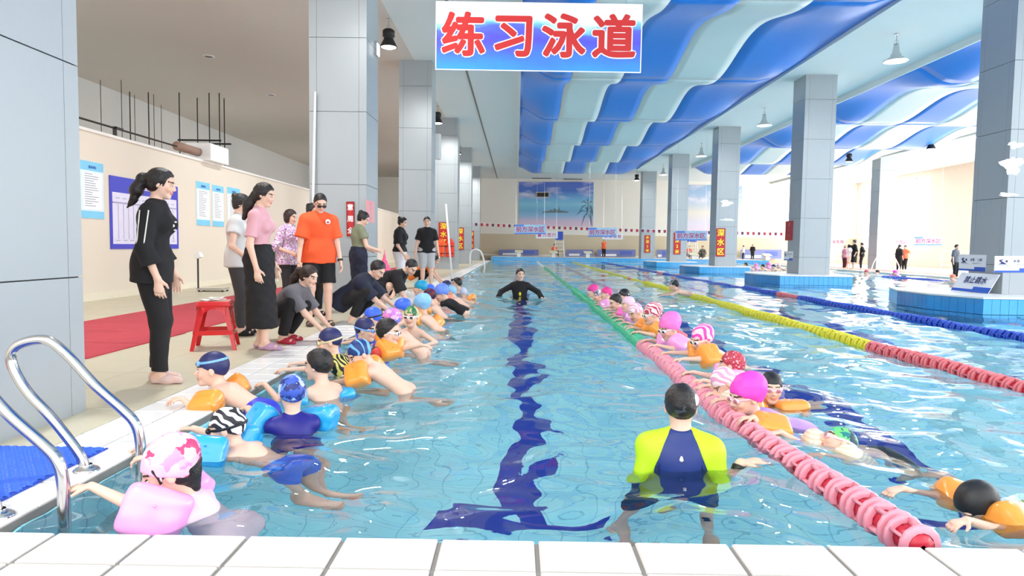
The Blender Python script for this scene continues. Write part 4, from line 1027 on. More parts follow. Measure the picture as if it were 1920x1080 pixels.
# ------------------------------------------------------------------ murals
def mural_mat(name, stops, zscale, clouds=True):
    m, nt, b = newmat(name); N = nt.nodes.new; L = nt.links.new
    tc = N('ShaderNodeTexCoord'); sp = N('ShaderNodeSeparateXYZ'); L(tc.outputs['Generated'], sp.inputs[0])
    cr = N('ShaderNodeValToRGB'); e = cr.color_ramp.elements
    e[0].position = stops[0][0]; e[0].color = (*S(stops[0][1]), 1); e[1].position = stops[-1][0]; e[1].color = (*S(stops[-1][1]), 1)
    for p_, c_ in stops[1:-1]: q = e.new(p_); q.color = (*S(c_), 1)
    L(sp.outputs['Y'], cr.inputs[0])
    nz = N('ShaderNodeTexNoise'); nz.inputs['Scale'].default_value = 2.4; nz.inputs['Detail'].default_value = 5; mp = N('ShaderNodeMapping'); mp.inputs['Scale'].default_value = (1.5, 2.6, 1); L(tc.outputs['Generated'], mp.inputs[0]); L(mp.outputs[0], nz.inputs['Vector'])
    r2 = N('ShaderNodeValToRGB'); r2.color_ramp.elements[0].position = .5; r2.color_ramp.elements[0].color = (0, 0, 0, 1); r2.color_ramp.elements[1].position = .72; r2.color_ramp.elements[1].color = (.85,)*3+(1,)
    L(nz.outputs['Fac'], r2.inputs[0]); mu = N('ShaderNodeMath'); mu.operation = 'MULTIPLY'; gt = N('ShaderNodeMapRange'); gt.inputs[1].default_value = .45; gt.inputs[2].default_value = .7; L(sp.outputs['Y'], gt.inputs[0]); L(r2.outputs[0], mu.inputs[0]); L(gt.outputs[0], mu.inputs[1])
    mx = N('ShaderNodeMix'); mx.data_type = 'RGBA'; mx.inputs[7].default_value = (*S((232, 226, 238)), 1); L(mu.outputs[0], mx.inputs[0]); L(cr.outputs[0], mx.inputs[6]); L(mx.outputs[2], b.inputs['Base Color'])
    b.inputs['Roughness'].default_value = .6; return m
tl, tr, bl = rect_y(974, 341, 1114, 425, YF-.05)
mm = mural_mat('mural_beach', [(0, (226, 204, 222)), (.12, (214, 196, 222)), (.24, (150, 190, 226)), (.36, (120, 180, 218)), (.5, (136, 200, 226)), (.62, (120, 180, 226)), (.8, (78, 120, 206)), (1, (96, 120, 210))], 1)
r = board('mural', 'large beach mural with blue sky, ship and palm on the far wall', 'mural', tl, tr, bl, mm)
W, H = (tr-tl).length, (tl-bl).length; m = MB(); g_ = mat('mural_ship', (110, 130, 140), .7)
m.prism([(W*a, H*b) for a, b in ((.30, .31), (.34, .345), (.40, .35), (.43, .39), (.45, .36), (.48, .42), (.51, .37), (.53, .37), (.54, .46), (.55, .37), (.60, .36), (.66, .34), (.67, .31))], .001, .006); m.obj('ship_print', g_, r)
m = MB(); gp = mat('mural_palm', (96, 130, 150), .7); rr = random.Random(4)
m.tube([(W*.985, H*.03, .006), (W*.965, H*.3, .006), (W*.95, H*.55, .006)], .03, 5)
for k in range(13):
    a = 2*PI*k/13+.2; L_ = W*rr.uniform(.1, .2); c = Vector((W*.93, H*(.5 if k % 2 else .34), .004)); pts = []
    t_ = c+Vector((math.cos(a)*L_*.9, math.sin(a)*L_-L_*.35, 0)); md = c.lerp(t_, .5)+Vector((0, L_*.22, 0)); q = (t_-c).normalized(); n_ = Vector((-q.y, q.x, 0))*.07
    if t_.x > W: t_.x = W*.995
    m.add([c, md+n_, t_, md-n_], [(0, 1, 2, 3)])
m.obj('palm_print', gp, r)
tl, tr, bl = rect_y(1288, 347, 1393, 440, YF-.05)
board('mural', 'second, paler sky mural half hidden behind the right row columns', 'mural', tl, tr, bl, mural_mat('mural_sky', [(0, (224, 206, 226)), (.25, (216, 214, 230)), (.45, (226, 222, 214)), (.7, (170, 196, 226)), (1, (150, 184, 218))], 1))
tl, tr, bl = rect_y(1005, 360, 1030, 370, YF-.14)
board('scoreboard', 'small black electronic clock board mounted on the beach mural', 'clock', tl, tr, bl, M_black, [('11:26', .5, .5, .5, mat('led_dim', (70, 66, 60)), .0)], th=.08, frame=(mat('clock_frame', (214, 200, 196)), .05))
for k, (u0, u1, v) in enumerate(((998, 1034, 334), (1056, 1092, 335.5))):
    a = at(u0, v, ZC-.01); b = at(u1, v, ZC-.01); r = empty('air_vent', a, ['left air slot in the ceiling above the beach mural', 'right air slot in the ceiling above the beach mural'][k], 'vent')
    MB().box(0, -.25, -.02, (b-a).x, .25, 0).obj('frame', mat('vent_grey', (150, 150, 146)), r)
    for q in range(4): MB().box(.03, -.2+.1*q, -.03, (b-a).x-.03, -.16+.1*q, -.02).obj('slat', M_dark, r)
# ------------------------------------------------------------------ pendant lamps
M_glow = mat('lamp_diffuser', (255, 255, 250), .4, var=0, emit=((255, 252, 244), 4.0))
def pendant(black):
    r = empty('pendant_lamp', (0, 0, 0), '', 'lamp', 'high bay lamps hanging from the ceiling'); z = 6.0; hm = M_black if black else M_steel
    MB().tube([(0, 0, z+.42), (0, 0, ZC)], .012, 6).obj('rod', M_steel, r); MB().lathe([(.0, ZC-.001), (.05, ZC-.001), (.05, ZC-.03), (0, ZC-.03)], n=12).obj('ceiling_rose', M_steel, r)
    if black: MB().lathe([(0, z+.44), (.10, z+.44), (.15, z+.40), (.15, z+.26), (.11, z+.24), (.12, z+.20), (.21, z+.02), (.22, z), (.19, z)], n=20).obj('housing', hm, r, smooth=True)
    else: MB().lathe([(0, z+.44), (.05, z+.44), (.07, z+.36), (.09, z+.22), (.12, z+.18), (.13, z+.12), (.28, z+.03), (.30, z), (.27, z)], n=20).obj('housing', hm, r, smooth=True)
    MB().lathe([(0, z-.03), (.12, z-.025), (.19 if black else .27, z), (.19 if black else .27, z+.02)], n=20).obj('diffuser', M_glow, r, smooth=True)
    for a in (0, PI): MB().tube([(.07*math.cos(a), 0, z+.4), (.04*math.cos(a), 0, z+.52), (0, 0, z+.56)], .006, 5).obj('bracket', M_steel, r)
    return r
PB, PS = pendant(True), pendant(False); uB = uS = False
LL = {(-3.26, 17.3): 'black pendant lamp beside the second left column, just left of the hanging sign', (-3.26, 27.8): 'pendant lamp between the third and fourth left columns', (-3.26, 37.0): 'pendant lamp between the fourth and fifth left columns', (-3.26, 46.2): 'farthest pendant lamp of the left row',
      (9.7, 18.0): 'nearest silver pendant lamp between the first two right columns', (9.7, 27.4): 'silver pendant lamp between the second and third right columns', (9.7, 36.6): 'silver pendant lamp between the third and fourth right columns', (9.7, 46.0): 'farthest silver pendant lamp of the right row'}
for (x, y), lab in LL.items():
    blk = x < 0
    if blk: o = copy_tree(PB) if uB else PB; uB = True
    else: o = copy_tree(PS) if uS else PS; uS = True
    o.location = (x, y, 0); o['label'] = lab
for u, v, D, lab in ((1194, 336, 50, 'small black pendant lamp left of the farthest right column'), (1591, 322, 38, 'small black pendant lamp in front of the bright far window'), (1745, 291, 33, 'small black pendant lamp left of the nearest right column')):
    o = copy_tree(PB, loc=atd(u, v, D)-Vector((0, 0, 6.25))); o.location.z = 0; o['label'] = lab
RL = ['leftmost thin rod hanging from the left ceiling beside the foremost column', 'second thin rod from the left below the left ceiling', 'first of the two thick dark rods hanging over the partition', 'faint thin rod just right of the first thick dark rod', 'second thick dark rod hanging over the partition', 'faint thin rod just right of the second thick dark rod', 'thin rod midway between the second thick rod and the hanger frame', 'thin rod next to the left edge of the hanger frame']
# ceiling downlights and hanging rods on the left
for u, v, lab in ((391, 105, 'nearer round downlight recessed in the left ceiling'), (508, 177, 'farther round downlight recessed in the left ceiling')):
    p = at(u, v, ZC-.002); r = empty('downlight', p, lab, 'light')
    MB().lathe([(.13, 0), (.18, -.004), (.18, -.02), (.13, -.03), (.12, 0)], n=24).obj('ring', M_whitep, r, smooth=True); MB().lathe([(0, -.006), (.12, -.012), (.125, -.02)], n=24).obj('reflector', mat('reflector', (120, 112, 104), .3), r)
for i, (u, v) in enumerate(((188, 150), (227, 150), (243, 172), (252, 178), (278, 173), (288, 177), (302, 197), (336, 197))):
    p = at(u, v, ZC); r = empty('hanging_rod', p, None, 'rod', 'threaded rods hanging from the left ceiling')
    r['label'] = RL[i]
    MB().tube([(0, 0, 0), (0, 0, -2.6)], .02 if i in (2, 4) else .011, 6).obj('rod', M_dark, r)
p0 = atd(336, 262, 26); r = empty('hanger', (p0.x, 26, ZC), 'dark metal hanger frame suspended above the partition wall', 'hanger')
for u in (337, 350, 393, 402, 412):
    x = atd(u, 262, 26).x-p0.x; q = 0 if u != 350 and u != 402 else .9; MB().tube([(x, q, 0), (x, q, -3.1)], .02, 6).obj('rod', M_dark, r)
w_ = atd(412, 262, 26).x-p0.x; zz = p0.z-ZC
MB().box(-.05, -.03, zz-.04, w_+.05, .03, zz+.02).obj('crossbar', M_dark, r); MB().box(-.05, .87, zz-.04, w_+.05, .93, zz+.02).obj('crossbar', M_dark, r)
# conduit with brackets on top of the partition, ventilation unit
r = empty('conduit', (XP, 5.4, 3.02), 'thin dark conduit on brackets along the top of the partition', 'conduit')
MB().tube([(0, 0, .14), (0, 9.5, .14)], .018, 6).obj('pipe', M_dark, r)
for y in (.8, 1.9, 3.0, 4.3, 5.6, 7.2): MB().box(-.03, y, -.0, .03, y+.04, .16).obj('bracket', M_dark, r); MB().box(-.03, y, .13, .03, y+.25, .17).obj('bracket', M_dark, r)
r = empty('ventilation_unit', (XP-.1, 15.4, 3.02), 'white ventilation unit with a brown duct on top of the partition', 'ventilation unit')
MB().box(-.3, .7, 0, .3, 1.7, .40, .02).obj('housing', M_whitep, r); MB().tube([(0, -.3, .18), (0, .75, .18)], .10, 12).obj('duct', mat('duct_brown', (150, 120, 104), .6), r, smooth=True)
MB().box(-.05, 1.7, .02, .1, 1.95, .2).obj('motor', M_dark, r)
# poles
def pole(label, a, b, rad, m): r = empty('pole', b, label, 'pole'); MB().tube([Vector(a)-Vector(b), (0, 0, 0)], rad, 10).obj('shaft', m, r, smooth=True); MB().lathe([(rad*1.3, 0), (rad*1.3, .06), (rad, .07)], n=10).obj('end_cap', M_black, r)
pole('long white pole leaning at the front left edge of the second left column', atd(591, 172, 11.93), Vector((atd(583, 540, 11.9).x, 11.9, ZD)), .022, M_whitep)
pole('white pole leaning beside the orange life vests', atd(836, 382, 20.0), Vector((atd(848, 505, 20).x, 20.0, ZD)), .03, M_whitep)
# floodlight on second left column
p = atx(706, 92, -2.62); r = empty('floodlight', p, 'bright white floodlight fixed to the pool side of the second left column', 'light')
MB().obox((.0, 0, 0), (.03, 0, 0), (0, .1, 0), (0, 0, .12)).obj('housing', M_steel, r); MB().obox((.035, -.02, -.02), (.008, .0, 0), (0, .09, 0), (0, 0, .1)).obj('lens', M_glow, r)
# speaker on third left column
p = atx(817, 275, -2.645); r = empty('loudspeaker', p, 'white loudspeaker on the pool side of the third left column', 'speaker')
MB().box(0, -.12, -.4, .16, .12, .4, .02).obj('cabinet', M_whitep, r); MB().box(.16, -.1, -.36, .165, .1, .36).obj('grille', mat('grille', (200, 200, 200)), r)
# starting blocks, low boards and guard chairs at the far end
def startblock(x, i, lab):
    r = empty('starting_block', (x, YE+.5, ZFAR), lab, 'starting block')
    MB().box(-.14, -.2, 0, .14, .2, .34).obj('pedestal', mat('block_white', (236, 234, 226)), r)
    MB().add([(-.3, -.28, .32), (.3, -.28, .32), (.3, .3, .42), (-.3, .3, .42), (-.3, -.28, .38), (.3, -.28, .38), (.3, .3, .50), (-.3, .3, .50)], [(0, 3, 2, 1), (4, 5, 6, 7), (0, 1, 5, 4), (1, 2, 6, 5), (2, 3, 7, 6), (3, 0, 4, 7)]).obj('platform', mat('block_cream', (236, 230, 196)), r)
    MB().box(-.3, -.1, .16, .3, .1, .19).obj('step', M_whitep, r)
for i, (u, lab) in enumerate(((973, 'white starting block at the far left end of the pool'), (1038, 'white starting block beside the blue lifeguard chair'), (1102, 'white starting block left of the man in orange at the far end'), (1300, 'white starting block between the two middle right columns'), (1438, 'white starting block left of the second right column'))):
    startblock(atd(u, 470, YE+.5).x, i, lab)
M_lb = mat('low_board_violet', (122, 132, 186), .6, var=.3, scale=1.2)
for i, (u0, u1, lab) in enumerate(((935, 1010, 'low violet advertising board at the far left end'), (1062, 1112, 'low violet board right of the blue lifeguard chair'), (1120, 1192, 'low violet board behind the man in orange at the far end'), (1232, 1250, 'short low violet board between the last two right columns'), (1390, 1466, 'low violet board behind the two far men at the second right column'))):
    tl, tr, bl = rect_y(u0, 468, u1, 480, YF-.6); bl.z = ZFAR; r = board('low_board', lab, 'board', tl, tr, bl, M_lb, bands=[(.1, .1, .5, .4, T_white, 'print'), (.6, .3, .9, .8, mat('board_print', (90, 110, 200)), 'print')], th=.05)
def guard_chair(u, lab):
    p = atd(u, 478, YE+1.6); r = empty('lifeguard_chair', (p.x, p.y, ZFAR), lab, 'chair'); M = M_whitep
    for sx in (-1, 1):
        for sy in (-1, 1): MB().tube([(sx*.42, sy*.4, 0), (sx*.28, sy*.28, 1.35)], .03, 6).obj('leg', M, r)
    for k in range(4): z = .28+.28*k; MB().box(-.4+.03*k, -.42+.03*k, z, .4-.03*k, -.38+.03*k, z+.04).obj('rung', M, r)
    MB().box(-.3, -.3, 1.3, .3, .3, 1.38, .02).obj('seat', M_blur, r); MB().box(-.3, .24, 1.38, .3, .3, 1.95, .02).obj('backrest', M_blur, r)
guard_chair(1048, 'white lifeguard chair with blue seat at the far end of the pool'); guard_chair(1297, 'white lifeguard chair with blue seat between the middle right columns')
# life vests hanging on the fourth left column
for i, (dx, col, lab) in enumerate(((0, (246, 96, 50), 'left orange life vest hanging on the fourth left column'), (.40, (236, 60, 40), 'right red-orange life vest hanging on the fourth left column'))):
    p = atd(826, 470, 30.1); r = empty('life_vest', (p.x+dx, 30.265, ZD+.9), lab, 'life vest'); sd = Sdf(); I = np.eye(3)
    for sx in (-1, 1): sd.rbox((sx*.09, 0, -.02), (.085, .06, .34), I, .04, k=.02); sd.cap((sx*.1, 0, .28), .05, (sx*.05, 0, .42), .04, k=.03)
    v, q = sd.mesh(.014); npobj('vest', (v, q), mat('vest_%d' % i, col, .6), r); 
    for z in (-.22, .1): MB().box(-.18, -.07, z, .18, -.062, z+.03).obj('strap', M_black, r)

r = empty('grab_rail', V(-2.0, 36.5, ZD), 'thin white pool grab rail on the far left edge past the column signs', 'rail')
for y in (0, .6): MB().tube(spline([(-.5, y, 0), (-.5, y, .6), (-.3, y, .85), (.05, y, .75), (.25, y, .2), (.28, y, -.4)], 6), .03, 8).obj('handrail', M_whitep, r, smooth=True)
# ------------------------------------------------------------------ people on deck
def SK(r, g, b): return S((r, g, b))
M_bk = mat('cloth_black', (24, 23, 26), .85, var=.15, scale=6, bump=.15, bscale=300); M_navyc = mat('cloth_navy', (26, 32, 54), .8, var=.15, bump=.15, bscale=300)
def ground(u, v, z=ZD): return at(u, v, z)
# woman in black --------------------------------------------------------
b = ground(290, 716)
p = Person(1.60, b, 12, 'f', res=.0062, label='woman in black tracksuit with white piping standing beside the red stool')
p.stand(P=(0, 0, .93), N=(-.0, .03, 1.41)); w = p
p.legs([p.L(-.075, .0, .078), p.L(.08, .06, .078)]); p.arms([p.L(-.25, .10, .84), p.L(.23, .10, .83)])
p.look((.92, .22, -.22)); p.hd = [(.1, 0, -1), (.1, 0, -1)]; p.body(); p.hair(HAIR, 'pony')
p.shirt(M_bk, sleeve=1.55, hem=.13, g=.02, sg=.022, warp=.004); p.bottoms(M_bk, upto=1.95, g=.02, gs=.022, warp=.003)
p.shoes(mat('slipper_rose', (222, 190, 184), .6), label='pale rose slipper')
M_pipe = mat('piping_white', (226, 224, 214), .6)
def on_arm(p, i, t, side, out):  # point on the sleeve surface
    a = p.sh[i]+(p.el[i]-p.sh[i])*min(t, 1) if t <= 1 else p.el[i]+(p.wr[i]-p.el[i])*(t-1)
    d = nrm(p.el[i]-p.sh[i]); o = nrm(np.array(out, float)-d*(np.array(out, float)@d)); q = np.cross(d, o)
    return a+(o*math.cos(side)+q*math.sin(side))*(.078-.018*min(t, 1))*p.s
for k in (-.42, .5):
    pts = [Vector(on_arm(p, 1, t, k, -V(0, 1, 0))-p.o) for t in np.linspace(.02, 1.35, 12)]; MB().tube(pts, .0045, 6).obj('piping', M_pipe, p.root, smooth=True)
sd = Sdf(); cc = p.N-p.t*.03
for x in (-1, 1): sd.cap(cc+p.r*.06*x, .018, cc+p.h*.125-p.t*.13+p.r*.012*x, .012, k=.02)
p.part('collar', sd, mat('lace_white', (232, 230, 224), .8), .002)
for k in range(3): q = p.P+p.t*(.32-.06*k)+p.h*.142; sd = Sdf(); sd.cap(q-p.r*.012, .008, q+p.r*.012, .008); p.part('button', sd, M_whitep)
sd = Sdf(); sd.ell(p.hf(0, -.112, .04), (.026, .02, .022)); p.part('hair_tie', sd, M_whitep, res=.006)
# woman in pink top -----------------------------------------------------
b = ground(487, 654)
p = Person(1.64, b, 2, 'f', res=.0068, label='woman in pink knit top and long black skirt standing behind the stool')
p.legs([p.L(-.07, -.02, .078), p.L(.08, .08, .078)]); p.arms([p.L(-.2, .1, .85), p.L(.22, .05, .83)]); p.look((.95, .05, -.28)); p.hd = [(.1, 0, -1), (.15, 0, -1)]; p.body(); p.hair(HAIR, 'lowpony')
p.shirt(mat('knit_pink', (222, 168, 178), .9, var=.08, scale=10, bump=.2, bscale=200), sleeve=.75, hem=-.06, g=.010, sg=.012)
p.skirt(M_bk, z0=.24, top=.13, r1=.185); p.shoes(mat('shoe_mauve', (190, 150, 182), .6), label='mauve canvas shoe')
# woman behind with grey top and bag
b = ground(446, 628)
p = Person(1.60, b, 15, 'f', res=.011, label='woman in light grey top with raised bun, mostly hidden behind the woman in pink')
p.arms([p.L(-.22, .12, .9), p.L(.18, .16, .92)]); p.look((.9, .2, -.25)); p.body(); p.hair(HAIR, 'bun'); p.shirt(mat('cloth_pale_grey', (206, 206, 206), .9), sleeve=.5, hem=.1, g=.022); p.bottoms(mat('cloth_dark_grey', (60, 58, 60), .9)); p.shoes(M_bk)
q = p.wr[0]; r = empty('handbag', (q[0]-.12, q[1]-.12, q[2]-.12), 'tan shoulder bag carried by the woman in grey behind the pink top', 'bag')
sd = Sdf(); sd.ell((0, 0, 0), (.06, .09, .11)); npobj('bag_body', sd.mesh(.01), mat('bag_tan', (196, 160, 110), .6), r); MB().tube(spline([(0, -.07, .06), (.03, -.05, .3), (.06, .05, .3), (0, .07, .06)], 5), .008, 6).obj('strap', mat('bag_brown', (120, 84, 50)), r)
# squatting helper
def squat(H, base, heading, sex, label, res, hands, look, lean=(.10, .52), hip=(-.17, .30), hs=None, build=1.0):
    p = Person(H, base, heading, sex, res=res, label=label, hs=hs, build=build)
    p.stand(P=(0, hip[0], hip[1]), N=(0, lean[0]+.06, lean[1]+.22))
    p.legs([p.L(-.12, -.02, .08), p.L(.12, .05, .08)], [p.h*1.2+p.z-p.r*.2, p.h*1.2+p.z+p.r*.2]); p.arms(hands, [-p.h*.3-p.z-p.r*.3, -p.h*.3-p.z+p.r*.3]); p.look(look); return p
# woman in grey squatting
b = ground(533, 641); p = squat(1.60, b, -12, 'f', 'woman in grey t-shirt squatting behind the red stool, reaching down to a swimmer', .0075, [b+V(.46, .2, .10), b+V(.50, -.08, .06)], (.85, -.25, -.35), lean=(.16, .40))
p.body(); p.hair(HAIRB, 'pony'); p.shirt(mat('cloth_grey', (104, 102, 108), .85, var=.08), sleeve=.8, hem=.08, g=.018); p.bottoms(M_bk, upto=1.95); p.shoes(mat('shoe_red', (186, 40, 66), .6), label='red shoe')
# man in orange polo
b = ground(598, 610)
p = Person(1.70, b, -62, 'm', res=.0075, build=1.04, label='man in orange polo shirt, black shorts and glasses standing at the pool edge')
p.legs([p.L(-.12, .02, .08), p.L(.12, .0, .08)]); p.arms([p.L(-.26, .10, .80), p.L(.27, .12, .82)]); p.look((.45, -.75, -.45)); p.body(); p.hair(HAIR, 'crop')
M_or = mat('polo_orange', (244, 92, 44), .8, var=.06, scale=5, bump=.15, bscale=250)
p.shirt(M_or, sleeve=.82, hem=.12, g=.026, sg=.03, warp=.004); p.bottoms(M_bk, upto=.86, g=.024, gs=.04)
sd = Sdf(); cc = p.N+p.t*.0
for x in (-1, 1): sd.cap(cc+p.r*.07*x-p.h*.02, .016, cc+p.h*.085-p.t*.055+p.r*.03*x, .014, k=.02)
sd.cap(cc-p.h*.06+p.r*.05, .016, cc-p.h*.06-p.r*.05, .016, k=.03); p.part('collar', sd, M_or)
sd = Sdf(); q = p.P+p.t*.40-p.r*.085+p.fw*.134; sd.ell(q, (.034, .034, .008), (p.r, p.t, p.fw)); p.part('chest_badge', sd, M_whitep, res=.004)
sd = Sdf(); sd.ell(q+p.fw*.004-p.t*.006, (.018, .014, .008), (p.r, p.t, p.fw)); p.part('chest_emblem', sd, B_red, res=.004)
sd = Sdf()
for x in (-1, 1):
    sd.cap(p.hf(.018*x, .097, .006), .004, p.hf(.05*x, .088, .006), .004, k=.002); sd.cap(p.hf(.018*x, .099, -.012), .003, p.hf(.05*x, .09, -.012), .003, k=.002); sd.cap(p.hf(.052*x, .088, .006), .003, p.hf(.08*x, .0, .006), .003, k=.002)
    sd.ell(p.hf(.034*x, .094, -.003), (.018, .004, .011), (p.hr, p.head_f, p.head_u))
sd.cap(p.hf(-.018, .1, .004), .003, p.hf(.018, .1, .004), .003); p.part('glasses', sd, mat('glasses_dark', (46, 36, 34), .2), res=.0035)
i = 0; d = nrm(p.wr[i]-p.el[i]); sd = Sdf(); sd.cap(p.wr[i]-d*.03, .036, p.wr[i]-d*.005, .036, cut=[(p.wr[i]-d*.03, -d), (p.wr[i]-d*.005, d)]); p.part('wristwatch', sd, M_black, res=.005)
p.shoes(mat('sandal_brown', (74, 60, 52), .6), label='dark sandal')
# man in dark navy squatting
b = ground(660, 606); p = squat(1.72, b, -8, 'm', 'squatting man in dark navy t-shirt with pale shoes, leaning towards the swimmers', .0078, [b+V(.62, .28, .12), b+V(.62, -.04, .06)], (.75, -.2, -.65), lean=(.17, .38), hip=(-.12, .31))
p.body(); p.hair(HAIR, 'short'); p.shirt(M_navyc, sleeve=.9, hem=.1, g=.024, sg=.03); p.bottoms(M_bk, upto=1.9, g=.02); p.shoes(mat('shoe_cream', (206, 200, 176), .7), label='cream shoe')
# man in black bending
b = ground(706, 588); p = squat(1.72, b, -10, 'm', 'crouching man in black t-shirt bending forward with both hands near the water', .008, [b+V(.25, -.7, .08), b+V(.62, -.3, .04)], (.6, -.35, -.7), lean=(.36, .40), hip=(-.12, .38), build=1.05)
p.body(); p.hair(HAIR, 'crop'); p.shirt(M_bk, sleeve=.9, hem=.1, g=.024, sg=.03); p.bottoms(M_bk, upto=.95, g=.026, gs=.04); p.shoes(mat('shoe_grey', (110, 104, 100), .7))
# elderly woman in purple print
p = Person(1.55, V(-3.42, 10.2, ZD), -20, 'f', res=.0095, label='older woman in purple printed blouse standing left of the man in orange'); p.look((.95, -.15, -.2)); p.arms([p.L(-.2, .16, .95), p.L(.2, .2, 1.0)]); p.body(); p.hair(HAIRB, 'bob')
p.shirt(patmat('print_purple', 'noise', [(206, 160, 206), (236, 226, 240), (150, 96, 150), (222, 190, 224)], 18), sleeve=1.2, hem=.12, g=.03, sg=.03); p.bottoms(mat('cloth_charcoal', (48, 46, 50), .9)); p.shoes(M_bk)
# woman behind orange man, left
p = Person(1.63, V(-2.98, 9.9, ZD), -35, 'f', res=.011, label='dark haired woman in pink top hidden behind the left shoulder of the man in orange'); p.look((.8, -.4, -.1)); p.body(); p.hair(HAIR, 'bun'); p.shirt(mat('cloth_rose', (238, 196, 210), .9), sleeve=.8, hem=.1, g=.02); p.bottoms(M_bk); p.shoes(M_bk)
# woman behind orange man, right, with pink bag
p = Person(1.60, V(-2.58, 11.1, ZD), 35, 'f', res=.0095, label='woman in khaki top and dark skirt holding a pink bag behind the man in orange'); p.look((.75, .1, -.5)); p.arms([p.L(-.15, .26, 1.02), p.L(.12, .3, 1.02)]); p.body(); p.hair(HAIR, 'bun')
p.shirt(mat('cloth_khaki', (132, 138, 112), .9), sleeve=.5, hem=-.02, g=.016); p.skirt(M_navyc, z0=.50, top=.13, r1=.16); p.shoes(M_bk)
q = (p.wr[1]+V(.08, 0, 0))
r = empty('carrier_bag', (q[0]+.04, q[1], q[2]-.36), 'bright pink translucent carrier bag hanging from the hand of the khaki woman', 'bag'); sd = Sdf(); sd.ell((0, 0, 0), (.10, .07, .15), k=.04); sd.cap((0, 0, .1), .05, (0, 0, .3), .012, k=.06); npobj('bag_body', sd.mesh(.01, warp=.006, wl=.03), mat('bag_pink', (246, 92, 140), .4), r)
MB().tube(spline([(0, -.02, .26), (0, 0, .36), (0, .02, .26)], 4), .006, 5).obj('handle', mat('bag_pink', (246, 92, 140)), r)
# woman in black top, pale trousers
p = Person(1.65, V(-2.50, 14.6, ZD), -8, 'f', res=.011, build=1.08, label='woman in black top and pale trousers beside the second left column'); p.look((.93, -.2, -.3)); p.arms([p.L(-.2, .1, .84), p.L(.2, .16, .86)]); p.body(); p.hair(HAIR, 'bun'); p.shirt(M_bk, sleeve=.9, hem=.0, g=.03, sg=.03); p.bottoms(mat('cloth_pale', (222, 218, 222), .85), g=.02); p.shoes(M_whitep)
# man in black t-shirt, grey shorts
p = Person(1.72, V(-2.12, 16.1, ZD), -75, 'm', res=.011, label='man in black t-shirt and grey shorts standing near the third left column'); p.look((.1, -.95, -.15)); p.body(); p.hair(HAIR, 'crop'); p.shirt(M_bk, sleeve=.7, hem=.06, g=.02); p.bottoms(mat('shorts_grey', (186, 188, 192), .85), upto=.95, g=.03, gs=.03); p.shoes(M_black)
# person in orange vest squatting far
b = V(-2.42, 16.6, ZD); p = squat(1.62, b, -5, 'f', 'crouching helper in orange shirt and black trousers reaching over the pool edge', .011, [b+V(.75, -.1, .0), b+V(.72, -.3, .02)], (.8, -.3, -.5), lean=(.32, .40), hip=(-.14, .36))
p.body(); p.hair(HAIR, 'bun'); p.shirt(mat('shirt_orange', (250, 136, 60), .8), sleeve=.5, hem=.1, g=.026); p.bottoms(M_bk); p.shoes(M_bk)
# ------------------------------------------------------------------ adults in the water
M_lime = mat('rash_lime', (190, 232, 30), .55, var=.05, scale=6); M_nv = mat('rash_navy', (24, 48, 120), .5, var=.12, scale=4)
b = at(1276, 872, 0); b = V(b.x, b.y+.02, -1.2)
p = Person(1.72, b, 80, 'm', res=.0058, label='instructor seen from behind in navy and lime rash guard, standing in the pool', build=1.0)
p.stand(P=(0, -.02, .86), N=(.0, .0, 1.335)); p.legs([p.L(-.13, .03, .09), p.L(.13, .0, .09)]); g1 = at(1415, 862, .03)
p.arms([p.L(-.20, .16, .90), np.array(at(1400, 868, .02))+np.array([-.03, 0, 0])], [-p.h*1-p.z*.3-p.r*.1, -p.z*1-p.h*.2+p.r*.3]); p.look((.12, .95, -.1)); p.Hc = p.Hc-p.z*.025; p.hd[1] = (1, .1, .1); p.pn[1] = (0, 0, -1); p.body()
p.shirt(M_nv, sleeve=0, hem=.10, g=.012, warp=.002, name='rash_guard')
for i in (0, 1):
    sx = i*2-1; sd = Sdf(); A = p.N+p.r*sx*.082-p.t*.0; B = p.sh[i]-p.t*.19+p.r*sx*.004; d_ = nrm(B-A); n_ = np.cross(p.fw, d_); n_ = nrm(n_ if n_@(p.r*-sx) > 0 else -n_)
    p.torso(sd, .017, cut=[(A, n_)]); d = nrm(p.el[i]-p.sh[i]); sd.cap(p.sh[i]-p.r*sx*.01, .062, p.el[i], .052, k=.03, cut=[(p.el[i], d)])
    p.part('sleeve', sd, M_lime, .002)
sd = Sdf()
for x in (-1, 1):
    c = [p.N+p.r*.055*x-p.h*.052, p.N+p.r*.085*x-p.h*.088-p.t*.09, p.N+p.r*.125*x-p.h*.108-p.t*.18, p.N+p.r*.135*x-p.h*.10-p.t*.30]
    for a_, b_ in zip(c[:-1], c[1:]): sd.cap(a_, .004, b_, .004, k=.006)
p.part('seam', sd, M_navyc, res=.004)
sd = Sdf(); q = p.N-p.t*.085-p.h*.118; sd.cap(q-p.t*.008, .011, q+p.t*.008, .005, flat=(p.h, 1)); p.part('back_emblem', sd, M_whitep, res=.004)
p.bottoms(M_navyc, upto=.9, g=.02, gs=.03)
M_capd = patmat('cap_dark_print', 'noise', [(34, 36, 42), (70, 74, 82), (44, 30, 34), (28, 30, 36)], 12, .4, .3)
p.hair(HAIR, 'crop'); p.swimcap(M_capd); sd = Sdf(); q = p.hf(.062, -.05, .045); sd.ell(q, (.03, .022, .034), (p.head_f, p.hr, p.head_u)); p.part('cap_print', sd, M_whitep, res=.005)
i = 1; d = nrm(p.wr[i]-p.el[i]); sd = Sdf(); sd.cap(p.wr[i]-d*.05, .036, p.wr[i]-d*.015, .036, cut=[(p.wr[i]-d*.05, -d), (p.wr[i]-d*.015, d)]); p.part('wristwatch', sd, M_black, res=.005)
